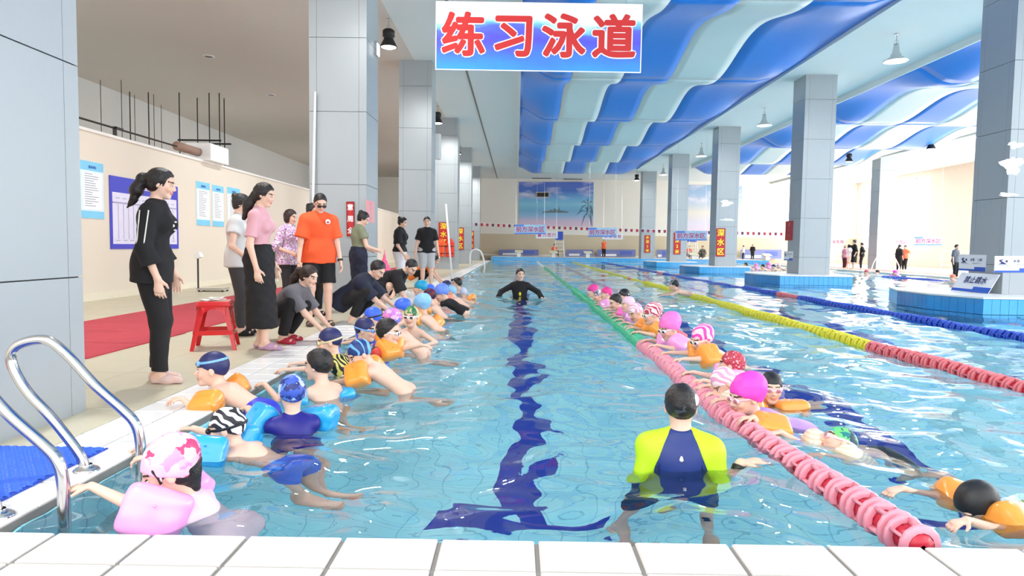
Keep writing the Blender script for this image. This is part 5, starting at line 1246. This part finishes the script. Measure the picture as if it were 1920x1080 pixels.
# far instructor
D = 15.2; c = atd(975, 516, D); b = V(c.x, D, c.z-1.60)
p = Person(1.74, b, -88, 'm', res=.0095, hs=1.1, label='instructor in black top with yellow lanyard wading in mid pool, arms spread')
p.stand(P=(0, 0, .93), N=(0, .01, 1.41)); p.arms([np.array(atd(940, 545, D-.15)), np.array(atd(1013, 546, D-.15))], [p.z*.2-p.h, p.z*.2-p.h]) if False else p.arms([p.L(-.47, .22, 1.08), p.L(.47, .22, 1.08)], [p.z*.4-p.h, p.z*.4-p.h])
p.hd = [-p.r, p.r]; p.pn = [(0, 0, -1), (0, 0, -1)]; p.look((.25, -.9, -.05)); p.body(); p.hair(HAIR, 'short'); p.shirt(M_bk, sleeve=1.9, hem=.1, g=.018); p.bottoms(M_bk, upto=1)
sd = Sdf(); c = p.N
for x in (-1, 1): sd.cap(c+p.r*.06*x+p.h*.0, .010, c+p.h*.13-p.t*.24+p.r*.008*x, .010, k=.004)
sd.ell(c+p.h*.14-p.t*.26, (.03, .012, .035)); p.part('lanyard', sd, mat('lanyard_yellow', (236, 206, 50)), res=.008)
# ------------------------------------------------------------------ far people
def far(label, u, v0, v1, D, z, heading, sex, top, bot, sleeve=.7, upto=1.95, pose=None, hair='short', look=None, skirt=False):
    H = (v1-v0)*D/F_PX; q = atd(u, (v0+v1)/2, D); p = Person(H, V(q.x, D, z), heading, sex, res=.024 if D > 30 else .018, label=label)
    if pose == 'sit':
        p = Person(1.62, V(q.x, D, z), heading, sex, res=.024, label=label); p.stand(P=(0, -.1, .42 if z < .3 else .30), N=(0, -.04, .9 if z < .3 else .78)); p.legs([p.L(-.12, .35, .08), p.L(.12, .38, .08)], [p.z+p.h*.2]*2); p.arms([p.L(-.16, .26, .5), p.L(.16, .26, .5)])
    elif pose == 'point': p.arms([p.L(-.25, .05, .85), p.L(.1, .62, 1.32)])
    elif pose == 'hips': p.arms([p.L(-.2, .0, 1.0), p.L(.2, .0, 1.0)], [-p.r-p.h*.6, p.r-p.h*.6])
    elif pose == 'fold': p.arms([p.L(.05, .2, 1.1), p.L(-.05, .22, 1.12)])
    p.look(look if look is not None else p.h-p.z*.15); p.body(); p.hair(HAIR, hair); p.shirt(top, sleeve=sleeve, hem=.1, g=.025, warp=0)
    if skirt: p.skirt(bot, z0=.45)
    else: p.bottoms(bot, upto=upto, g=.02, warp=0)
    return p
M_ov = mat('vest_orange', (250, 104, 60), .8); M_wc = mat('cloth_white', (228, 226, 220), .85); M_pk = mat('cloth_pink_check', (228, 150, 168), .85, var=.3, scale=20)
far('person in orange jacket and dark trousers standing at the far pool end', 1132, 449, 484, YE+.9, ZFAR, -70, 'm', M_ov, M_bk, 1.8, pose='fold')
far('man in white top stepping beside the starting block at the far end', 1394, 458, 485, YE+1.0, ZFAR, 150, 'm', M_wc, M_bk, 1.2)
far('man in dark top standing beyond the far starting block', 1411, 457, 486, YE+1.4, ZFAR, -100, 'm', M_bk, M_bk, 1.2)
far('seated person in grey camouflage on the far pool edge', 1317, 466, 486, YE+.5, ZFAR, -120, 'm', patmat('camo_grey', 'noise', [(96, 90, 80), (130, 120, 104), (70, 66, 60), (110, 100, 90)], 12), mat('cloth_grey_brown', (90, 84, 78), .9), 1.8, pose='sit')
far('person in orange vest seated left of the blue lifeguard chair', 1040, 458, 480, YE+1.6, ZFAR, -60, 'm', M_ov, M_bk, .6, pose='sit')
far('person in orange vest seated beside the second lifeguard chair', 1292, 461, 481, YE+1.7, ZFAR, -80, 'm', M_ov, M_bk, .6, pose='sit')
far('child in pink checked shirt on the right deck beyond the piers', 1583, 462, 506, 40, ZD, 10, 'f', M_pk, mat('cloth_maroon', (90, 26, 44), .9), .8)
far('woman in pale dress with dark bag between the two groups on the right deck', 1592, 458, 503, 41.2, ZD, -160, 'f', M_wc, mat('cloth_cream', (226, 200, 180), .9), .6, skirt=True)
far('woman in long black dress pointing left on the right deck', 1602, 455, 511, 38.4, ZD, 170, 'f', M_bk, M_bk, 1.2, pose='point', hair='bun', skirt=True)
far('man in black with hands on hips on the right deck', 1616, 458, 508, 39.2, ZD, 150, 'm', M_bk, M_bk, 1.2, pose='hips')
far('long haired woman in black right of the lone far column', 1685, 463, 513, 36.8, ZD, 20, 'f', M_bk, M_bk, 1.2, hair='lowpony')
far('person in white and orange beside the white handrail on the right deck', 1697, 462, 510, 37.6, ZD, 200, 'm', mat('vest_orange_white', (244, 130, 90), .8, var=.3), M_bk, .6, pose='hips')
far('man in grey shirt standing left of the nearest right column', 1791, 459, 523, 27.4, ZD, -60, 'm', mat('cloth_slate', (96, 104, 116), .85), M_bk, .9)
r = empty('grab_rail', V(20.0, 36.4, ZD), 'white looped pool grab rail on the right deck beside the black clad woman', 'rail')
for y in (0, .6): MB().tube(spline([(-.9, y, -.2), (-.7, y, .5), (-.35, y, .95), (0, y, .8), (.3, y, .3), (.35, y, 0)], 6), .03, 8).obj('handrail', M_whitep, r, smooth=True)
# railings by the far right deck wall
for k, y0 in enumerate((33.0, 38.5)):
    r = empty('railing', V(26.6, y0, ZD), ['nearer pale metal railing along the right deck wall', 'farther pale metal railing along the right deck wall'][k], 'railing')
    for q in range(4): MB().tube([(0, q*1.5, 0), (0, q*1.5, 1.1)], .03, 6).obj('post', M_whitep, r)
    for z in (.25, .65, 1.1): MB().tube([(0, 0, z), (0, 4.5, z)], .022, 6).obj('bar', M_whitep, r)
# ------------------------------------------------------------------ children in the water
M_ao = mat('armband_orange', (255, 160, 60), .28, coat=.5, var=.05, scale=5); M_ab = mat('armband_blue', (40, 168, 236), .22, coat=.5, var=.08, scale=5); M_ap = mat('armband_pink', (246, 166, 226), .25, coat=.5, var=.05, scale=5)
M_ac = patmat('armband_cream', 'stripe', [(240, 230, 206), (226, 208, 180)], 14, .35, dist=1); M_ad = mat('armband_deep_blue', (52, 92, 226), .25, coat=.5)
M_gw = mat('goggle_white', (232, 234, 240), .35, var=0); M_gb = mat('goggle_blue', (120, 176, 240), .35, var=0); M_gk = mat('goggle_black', (24, 24, 28), .3, var=0); M_gp = mat('goggle_pale_pink', (244, 206, 218), .35, var=0); M_gy = mat('goggle_yellow', (226, 214, 170), .35, var=0)
M_ln = mat('lens_dark', (40, 44, 62), .08, var=0, coat=1); M_lp = mat('lens_pink', (190, 110, 130), .1, var=0, coat=1)
CAPN = mat('cap_navy', (34, 38, 92), .5, var=.08); CAPB = mat('cap_blue', (58, 104, 226), .45, var=.06); CAPT = mat('cap_teal', (24, 160, 204), .45); CAPL = mat('cap_light_blue', (140, 196, 240), .45)
CAPK = mat('cap_black', (24, 26, 30), .5); CAPP = mat('cap_hot_pink', (250, 70, 196), .5, var=.08, bump=.3, bscale=20); CAPP2 = mat('cap_pink', (244, 120, 200), .5)
CAPZ = patmat('cap_zebra', 'zebra', [(30, 30, 40), (236, 236, 244)], 9, .5); CAPC = patmat('cap_camo_blue', 'camo', [(38, 50, 120), (100, 146, 226), (196, 214, 244), (60, 90, 190)], 26, .5)
CAPF = patmat('cap_butterfly', 'camo', [(196, 60, 112), (240, 184, 210), (238, 196, 216), (214, 150, 200)], 24, .5)
for e_, p_ in zip(CAPF.node_tree.nodes['Color Ramp'].color_ramp.elements, (0, .16, .5, .86)): e_.position = p_; CAPM = patmat('cap_mesh_red', 'cells', [(240, 206, 206), (206, 84, 100), (186, 60, 80), (176, 52, 74)], 55, .6)
CAPS = patmat('cap_pink_stripe', 'zebra', [(236, 70, 176), (246, 206, 228)], 7, .5); CAPR = patmat('cap_red_white', 'zebra', [(190, 50, 80), (240, 220, 222)], 10, .5); CAPG = patmat('cap_green_print', 'camo', [(60, 150, 80), (150, 170, 110), (40, 110, 70), (206, 196, 150)], 20, .5)
CAPTC = patmat('cap_teal_camo', 'camo', [(10, 120, 130), (60, 190, 200), (20, 60, 80), (110, 210, 120)], 22, .5); CAPW = patmat('cap_white_pink', 'zebra', [(230, 160, 196), (246, 236, 242)], 8, .5); CAPX = patmat('cap_navy_squiggle', 'zebra', [(110, 180, 240), (28, 56, 120), ], 5, .5)
CAPX.node_tree.nodes['Color Ramp'].color_ramp.elements[1].position = .14
R_cam = patmat('rash_camo', 'camo', [(40, 56, 150), (140, 170, 236), (206, 220, 246), (70, 100, 200)], 26, .5); R_nav = mat('rash_navy_deep', (26, 22, 128), .5, var=.1); R_wh = mat('shirt_white_pink', (230, 204, 216), .6, var=.03)
R_yk = patmat('top_black_yellow', 'zebra', [(226, 214, 110), (24, 24, 28)], 8); R_rk = patmat('top_red_black', 'noise', [(30, 24, 30), (34, 26, 34), (216, 70, 50), (206, 60, 46)], 5); R_pu = mat('suit_lilac', (184, 150, 226), .5, var=.1); R_lm = mat('suit_lime', (176, 196, 60), .5)
def kid(label, u, v, D, face, cap, heading=None, pitch=-.1, H=1.22, hs=.9, sl=.35, hands=None, bands=(None, None), gog=None, lens=None, top=None, bot=None, puff=0, res=None, roll=0, out=(0, -.75, .65), sleeve=.5, hair=None, bsize=(.092, .100, .062), up=.012, gup=0, dz=None, poles=None, group=None):
    heading = face if heading is None else heading
    Hc = np.array(atd(u, v, D)); res = res or (.0058 if D < 4.6 else .0078 if D < 7 else .011 if D < 13 else .018)
    a = math.radians(face); hf_ = nrm((math.cos(a), math.sin(a), pitch)); rt = np.array([math.sin(a), -math.cos(a), 0]); hu = nrm(np.array([0, 0, 1])+rt*roll); hu = nrm(hu-hf_*(hu@hf_))
    p = Person(H, (Hc[0], Hc[1], -1.2 if dz is None else dz), heading, 'm', hs=hs, res=res, label=label, build=.92, group=group)
    t = nrm(p.h*math.cos(sl)+p.z*math.sin(sl)) if sl < 1.4 else p.z.copy(); s = p.s
    p.N = Hc-hu*.115*hs-hf_*.018*hs-t*.045*s*.6-p.z*.0; p.P = p.N-t*.47*s
    p.setup(); p.head_f = hf_; p.head_u = hu; p.Hc = Hc
    if sl < 1.4: an = [p.P-p.h*.50*s*math.cos(sl*.6)-p.z*(.42+.1*i)*s+p.r*(i*2-1)*.12*s for i in (0, 1)]
    else: an = [p.P-p.z*.78*s+p.r*(i*2-1)*.12*s+p.h*.05 for i in (0, 1)]
    for q in an: q[2] = max(q[2], -1.12)
    p.legs(an, [-p.z*.6+p.h*.5, -p.z*.6+p.h*.5] if sl < 1.4 else None)
    if hands is None: hands = [None, None]
    w = []
    for i in (0, 1):
        if hands[i] is None: w.append(p.sh[i]+p.h*.36*s/.72+p.r*(i*2-1)*.04-p.z*(p.sh[i][2]-.04))
        else: w.append(np.array(hands[i], float))
    p.arms(w, poles or [-p.r*.8-p.z*.4, p.r*.8-p.z*.4]); p.pn = [(0, 0, -1), (0, 0, -1)]; p.curl = [.5, .5]; p.hd = [nrm(p.h-p.z*.1)]*2; p.body()
    if cap == 'hair': p.hair(HAIR, 'short')
    else:
        if hair: p.hair(HAIR, 'wet', n=.004)
        p.swimcap(cap, puff)
    if gog is not None: p.goggles(gog, lens or M_ln, up=gup)
    if top is not None: p.shirt(top, sleeve=sleeve, hem=.05, g=.008, sg=.008, warp=.001, name='swim_top')
    if bot is not None: p.bottoms(bot, upto=.45, g=.010, gs=.014, name='swim_trunks')
    for i in (0, 1):
        if bands[i] is not None: p.armband(i, bands[i], r=bsize, pos=.52, out=out, up=up)
    return p
E = lambda x, y, z=.085: (x, y, z)
# left edge, near to far
p = kid('girl in pink butterfly print cap and pink armbands gripping the pool ladder', 316, 884, 2.66, 205, CAPF, heading=188, pitch=-.35, H=1.2, hs=.98, sl=1.0, hands=[(-1.655, 2.56, .17), (-1.655, 3.0, .16)], bands=(M_ap, M_ap), top=R_wh, sleeve=.3, puff=.022, res=.005, out=(0, -1, .25), bsize=(.125, .10, .05), hair=True, bot=M_ap, up=.02)
sd = Sdf()
for a_, b_ in ((p.hf(-.078, .02, .02), p.hf(-.06, .045, -.06)), (p.hf(-.06, .045, -.06), p.hf(0, .06, -.105))): sd.cap(a_, .005, b_, .004)
p.part('chin_strap', sd, M_gp, res=.004)
kid('boy in zebra striped cap with black goggles and blue armbands at the left edge', 424, 803, 3.5, 188, CAPZ, heading=165, pitch=-.12, H=1.25, hs=.92, sl=.42, hands=[E(-1.86, 3.32), tuple(at(352, 800, .09))], bands=(M_ab, M_ab), gog=M_gk, bot=mat('trunks_blue', (60, 110, 226), .5, var=.3), out=(0, -.9, .5), bsize=(.10, .11, .068))
p = kid('child in blue camouflage cap and navy rash top seen from behind', 547, 738, 4.0, 118, CAPC, heading=112, pitch=-.05, H=1.25, hs=.96, sl=1.25, hands=[E(-1.80, 4.35), E(-1.15, 4.6, .0)], bands=(M_ab, M_ab), top=R_nav, sleeve=.02, out=(-.2, -.8, .6))
sd = Sdf()
for i in (0, 1): d = nrm(p.el[i]-p.sh[i]); e = p.sh[i]+(p.el[i]-p.sh[i])*.55; sd.cap(p.sh[i]-p.r*(i*2-1)*.02, .046, e, .041, k=.02, cut=[(e, d)])
p.part('sleeve', sd, R_cam)
kid('boy with light blue goggles on a navy cap climbing onto the deck, orange armbands', 397, 693, 4.5, 196, CAPN, heading=172, pitch=-.05, H=1.25, hs=1.0, sl=.45, hands=[E(-2.10, 4.25, .11), E(-2.12, 4.85, .11)], bands=(M_ao, M_ao), gog=M_gb, gup=.045, bot=mat('trunks_royal', (40, 50, 190), .5), out=(-.2, -.8, .6), bsize=(.085, .095, .06))
kid('bare backed boy with wet black hair and blue armbands at the left edge', 596, 686, 4.95, 165, 'hair', heading=140, pitch=-.1, H=1.28, hs=1.0, sl=1.2, hands=[E(-1.80, 4.85), E(-1.25, 5.1, .02)], bands=(M_ab, M_ab), out=(.3, -.8, .6))
kid('boy in plain navy cap with yellow goggles and a black and yellow top', 617, 641, 5.75, 195, CAPN, heading=170, pitch=-.15, hs=1.0, sl=1.0, hands=[E(-1.86, 5.4), E(-1.86, 5.7)], bands=(None, M_ad), gog=M_gy, top=R_yk, up=.03)
kid('child bowing in a navy cap with light blue scribbles, orange armband', 674, 664, 5.2, 215, CAPX, heading=175, pitch=-.6, hs=.95, sl=.6, hands=[E(-1.5, 5.2, .0), E(-1.4, 5.6, .0)], bands=(M_ao, M_ao), puff=.0)
kid('boy in navy cap with blue goggles looking right along the edge', 686, 619, 6.5, -8, CAPN, heading=60, pitch=-.1, hs=1.0, sl=1.2, hands=[E(-1.8, 6.6), E(-1.2, 6.7, .0)], bands=(None, mat('armband_violet', (96, 76, 214), .3)), gog=M_gb)
kid('boy with black hair and goggles reaching right, red and black top, orange armbands', 729, 624, 6.0, -5, 'hair', heading=-5, pitch=-.1, hs=1.0, sl=.9, hands=[tuple(atd(820, 644, 5.95)), tuple(atd(822, 628, 6.5))], bands=(M_ao, M_ao), gog=M_gw, top=R_rk, out=(0, -.8, .6))
kid('smiling child in green print cap with white goggles facing the camera', 771, 594, 7.6, -100, CAPG, heading=-110, pitch=-.05, hs=1.02, sl=1.2, hands=[E(-1.0, 7.4, .0), E(-1.5, 7.5, .0)], bands=(None, M_ao), gog=M_gw)
kid('child in bright blue and green cap at the left edge below the squatting man', 697, 596, 7.35, 185, CAPB, heading=175, hs=1.0, sl=.9, bands=(M_ad, None), gog=M_gk)
kid('child in pink and blue print cap with an orange armband', 733, 599, 6.85, 175, patmat('cap_pink_blue', 'camo', [(236, 140, 206), (110, 130, 226), (244, 190, 220), (200, 120, 210)], 20), heading=170, hs=.98, sl=.6, bands=(M_ao, M_ao))
kid('child in pointed royal blue cap behind the green capped child', 752, 579, 8.6, 190, CAPB, heading=175, hs=.95, sl=.9, puff=.02, gog=M_gb)
kid('child in pale blue cap with an orange armband, beside the green capped child', 789, 573, 9.2, 150, CAPL, heading=160, hs=1.12, sl=.7, puff=.03, bands=(M_ao, M_ao), hands=[E(-1.8, 9.3), E(-1.1, 9.5, .0)])
kid('child in dark red and navy cap with a round orange armband', 804, 556, 10.6, 170, patmat('cap_dark_red', 'noise', [(34, 24, 70), (110, 30, 50), (40, 26, 60), (36, 24, 66)], 6), heading=170, hs=1.05, sl=.8, bands=(M_ao, M_ao))
kid('child in cornflower blue cap and black top farther along the edge', 827, 551, 11.0, 200, mat('cap_cornflower', (104, 140, 236), .5), heading=165, pitch=-.5, hs=1.12, sl=.5, puff=.02, top=M_bk, hands=[E(-1.7, 11), E(-1.5, 11.4)])
kid('child in turquoise cap just below the crouching orange helper', 787, 541, 11.8, 185, CAPT, heading=175, hs=1.1, sl=.9, puff=.01)
kid('child in deep blue cap right of the turquoise cap', 804, 545, 12.3, 180, CAPB, heading=175, hs=1.0, sl=.9)
kid('child in dark navy cap near the helper, third from the far end', 836, 537, 14.0, 185, CAPN, heading=175, hs=1.05, sl=.9, gog=M_gb, res=.013)
kid('far child with black hair at the end of the left row', 856, 532, 15.2, 190, 'hair', heading=175, hs=1.1, sl=.9, res=.013)
kid('child in light blue cap with pink armbands in the far left row', 846, 547, 12.6, 170, CAPL, heading=170, hs=.95, sl=.6, bands=(mat('armband_coral', (250, 150, 130), .35), M_ad), res=.013)
kid('child in pale lilac cap farthest out from the left edge, orange armband', 868, 549, 13.5, 120, mat('cap_lilac', (196, 200, 226), .5), heading=150, hs=.9, sl=.5, bands=(None, M_ao), hands=[None, E(-.75, 13.1, .1)], res=.013)
# right row along the rope, near to far (they face the rope)
RX_ = lambda y: float(np.interp(y, [q[1] for q in X1], [q[0] for q in X1]))
h_ = lambda y, z=.105: (RX_(y)+.03, y, z)
p = kid('nearest child on the right with black head and big orange armbands holding the rope', 1832, 952, 2.98, 192, CAPK, heading=196, pitch=-.75, H=1.25, hs=.98, sl=.22, hands=[h_(2.66, .11), h_(3.12, .11)], bands=(M_ao, M_ao), top=R_lm, sleeve=0, out=(0, -.6, .8), bsize=(.105, .115, .07), res=.005)
p = kid('girl in teal print cap with pink goggles leaning back beside the rope, cream armband', 1570, 833, 3.85, 168, CAPTC, heading=190, pitch=.55, H=1.2, hs=.92, sl=.3, hands=[h_(3.42), h_(3.85)], bands=(M_ac, M_ac), gog=M_gp, lens=M_lp, out=(0, -.7, .7), bsize=(.10, .105, .065), bot=M_gk, roll=.5)
p = kid('girl in tall hot pink cap with pale pink goggles and lilac suit at the rope', 1398, 745, 4.25, 196, CAPP, heading=178, pitch=-.2, H=1.2, hs=1.02, sl=.35, hands=[h_(4.02), h_(4.5)], bands=(M_ao, M_ao), gog=M_gp, lens=M_lp, top=R_pu, sleeve=0, bot=R_pu, puff=.03, out=(0, -.8, .6), bsize=(.10, .11, .07))
p = kid('child in black cap with white and pink goggles facing the camera', 1446, 728, 4.9, -98, CAPK, heading=-110, pitch=-.05, H=1.2, hs=.98, sl=1.2, hands=[(1.95, 4.5, .0), (1.55, 4.45, .05)], bands=(M_ao, M_ao), gog=M_gp, lens=M_lp, out=(0, -.8, .6), bsize=(.10, .11, .068))
p = kid('child in red mesh cap turned away, with a large pink armband', 1371, 685, 5.4, 150, CAPM, heading=172, pitch=.0, H=1.2, hs=.98, sl=.5, hands=[h_(5.15), h_(5.5)], bands=(M_ap, M_ap), out=(-.2, -.8, .6), bsize=(.11, .11, .07), puff=.0, bot=R_pu)
p = kid('child with a cream armband bending low just behind the hot pink cap', 1357, 718, 4.72, 190, CAPW, heading=185, pitch=-.9, H=1.15, hs=.9, sl=1.0, hands=[h_(4.7), h_(4.95)], bands=(M_ac, M_ac), puff=.0)
p = kid('girl in pink and magenta patterned cap with goggles, head lowered at the rope', 1316, 637, 6.35, 200, CAPS, heading=182, pitch=-.35, hs=1.02, sl=.5, bands=(M_ao, M_ao), gog=M_gw, puff=.015, hands=[h_(6.1), h_(6.5)], bsize=(.10, .11, .07))
p = kid('girl in plain bright pink cap with a large pale pink armband', 1254, 616, 7.25, 205, CAPP2, heading=182, pitch=-.35, hs=1.08, sl=.4, bands=(M_ap, M_ap), gog=M_gw, puff=.035, hands=[h_(7.0), h_(7.4)], bsize=(.1, .1, .07))
p = kid('child in red and white wavy cap with pink top near the rope', 1222, 590, 8.3, 190, CAPR, heading=180, pitch=-.2, hs=1.08, sl=.5, bands=(M_ao, M_ao), gog=M_gw, top=mat('top_salmon', (236, 110, 120), .6), puff=.02, hands=[h_(8.1), h_(8.5)])
p = kid('child in white and pink swirled cap bending towards the rope', 1191, 586, 8.8, 210, CAPW, heading=180, pitch=-.5, hs=1.0, sl=.5, bands=(M_ao, None), hands=[h_(8.7), h_(9.1)])
p = kid('child in pale pink cap between the swirled cap and the black cap', 1177, 571, 9.6, 190, mat('cap_pale_pink', (236, 196, 216), .5), heading=180, hs=.95, sl=.5, bands=(M_ap, M_ap), hands=[h_(9.5), h_(9.9)])
p = kid('child in shiny black cap with white print in the right row', 1169, 556, 11.0, 195, patmat('cap_black_print', 'cells', [(220, 220, 226), (26, 28, 34), (26, 28, 34), (26, 28, 34)], 14, .35), heading=180, hs=1.05, sl=.5, hands=[h_(11), h_(11.4)])
p = kid('dark haired child with pink and orange armbands in the right row', 1154, 567, 10.3, 200, 'hair', heading=180, pitch=-.4, hs=1.0, sl=.4, bands=(mat('armband_hot_pink', (250, 110, 190), .3, coat=.4), M_ao), hands=[h_(10.2), h_(10.6)])
p = kid('child in magenta cap with a pale pink armband near the far end of the row', 1136, 551, 11.9, 190, mat('cap_magenta', (236, 50, 140), .5), heading=180, hs=1.0, sl=.6, bands=(M_ap, M_ap), hands=[h_(12), h_(12.4)])
p = kid('child in grey and white patterned cap near the far end of the row', 1121, 555, 12.9, 205, patmat('cap_grey_print', 'camo', [(90, 90, 120), (216, 206, 220), (150, 140, 170), (236, 230, 240)], 22), heading=180, hs=1.0, sl=.5, bands=(mat('armband_coral', (250, 150, 130)), None), hands=[h_(11.8), h_(12.1)])
p = kid('farthest child of the right row in a deep pink cap with white band', 1110, 547, 14.0, 190, mat('cap_deep_pink', (236, 60, 150), .5), heading=180, hs=1.08, sl=.7, gog=M_gw, puff=.02, hands=[h_(13), h_(13.4)], res=.013)
kid('lone swimmer in dark cap beyond the yellow lane rope', 1263, 535, 15.6, 170, patmat('cap_dark_two', 'noise', [(28, 40, 46), (30, 44, 50), (150, 160, 160), (40, 50, 56)], 5), heading=175, hs=1.1, sl=.2, res=.014)
# distant swimmers on the right: each one its own
far_k = [(1398, 497, 'hair', 'far swimmer with dark head left of the second right column, leftmost of the group', 38.), (1417, 498, CAPP2, 'far swimmer in pink cap second from the left of the distant group', 38.5), (1430, 500, CAPK, 'far swimmer in black cap in the middle of the distant group', 37.), (1440, 497, CAPP, 'far swimmer in hot pink cap in the distant group', 38.8), (1450, 500, CAPN, 'far swimmer in navy cap in the distant group', 37.2), (1460, 498, CAPW, 'far swimmer in whitish cap nearest the second right column', 38.1),
         (1550, 505, CAPK, 'far swimmer with black head just right of the second right column', 33.), (1624, 511, CAPM, 'far swimmer in dark red cap left of the lone column', 31.), (1645, 511, CAPK, 'far swimmer lying in front of the lone far column', 33.5), (1678, 512, CAPP, 'far swimmer in magenta cap right of the lone far column', 30.), (1786, 521, mat('cap_orange', (244, 130, 100), .5), 'far swimmer in orange cap left of the nearest right column', 25.)]
for u, v, c, lab, D in far_k: kid(lab, u, v, D, 180 if u < 1600 else 200, c, hs=1.1, sl=.3, res=.022, bands=(M_ap, M_ap) if c in (CAPP, CAPP2) else (None, None))
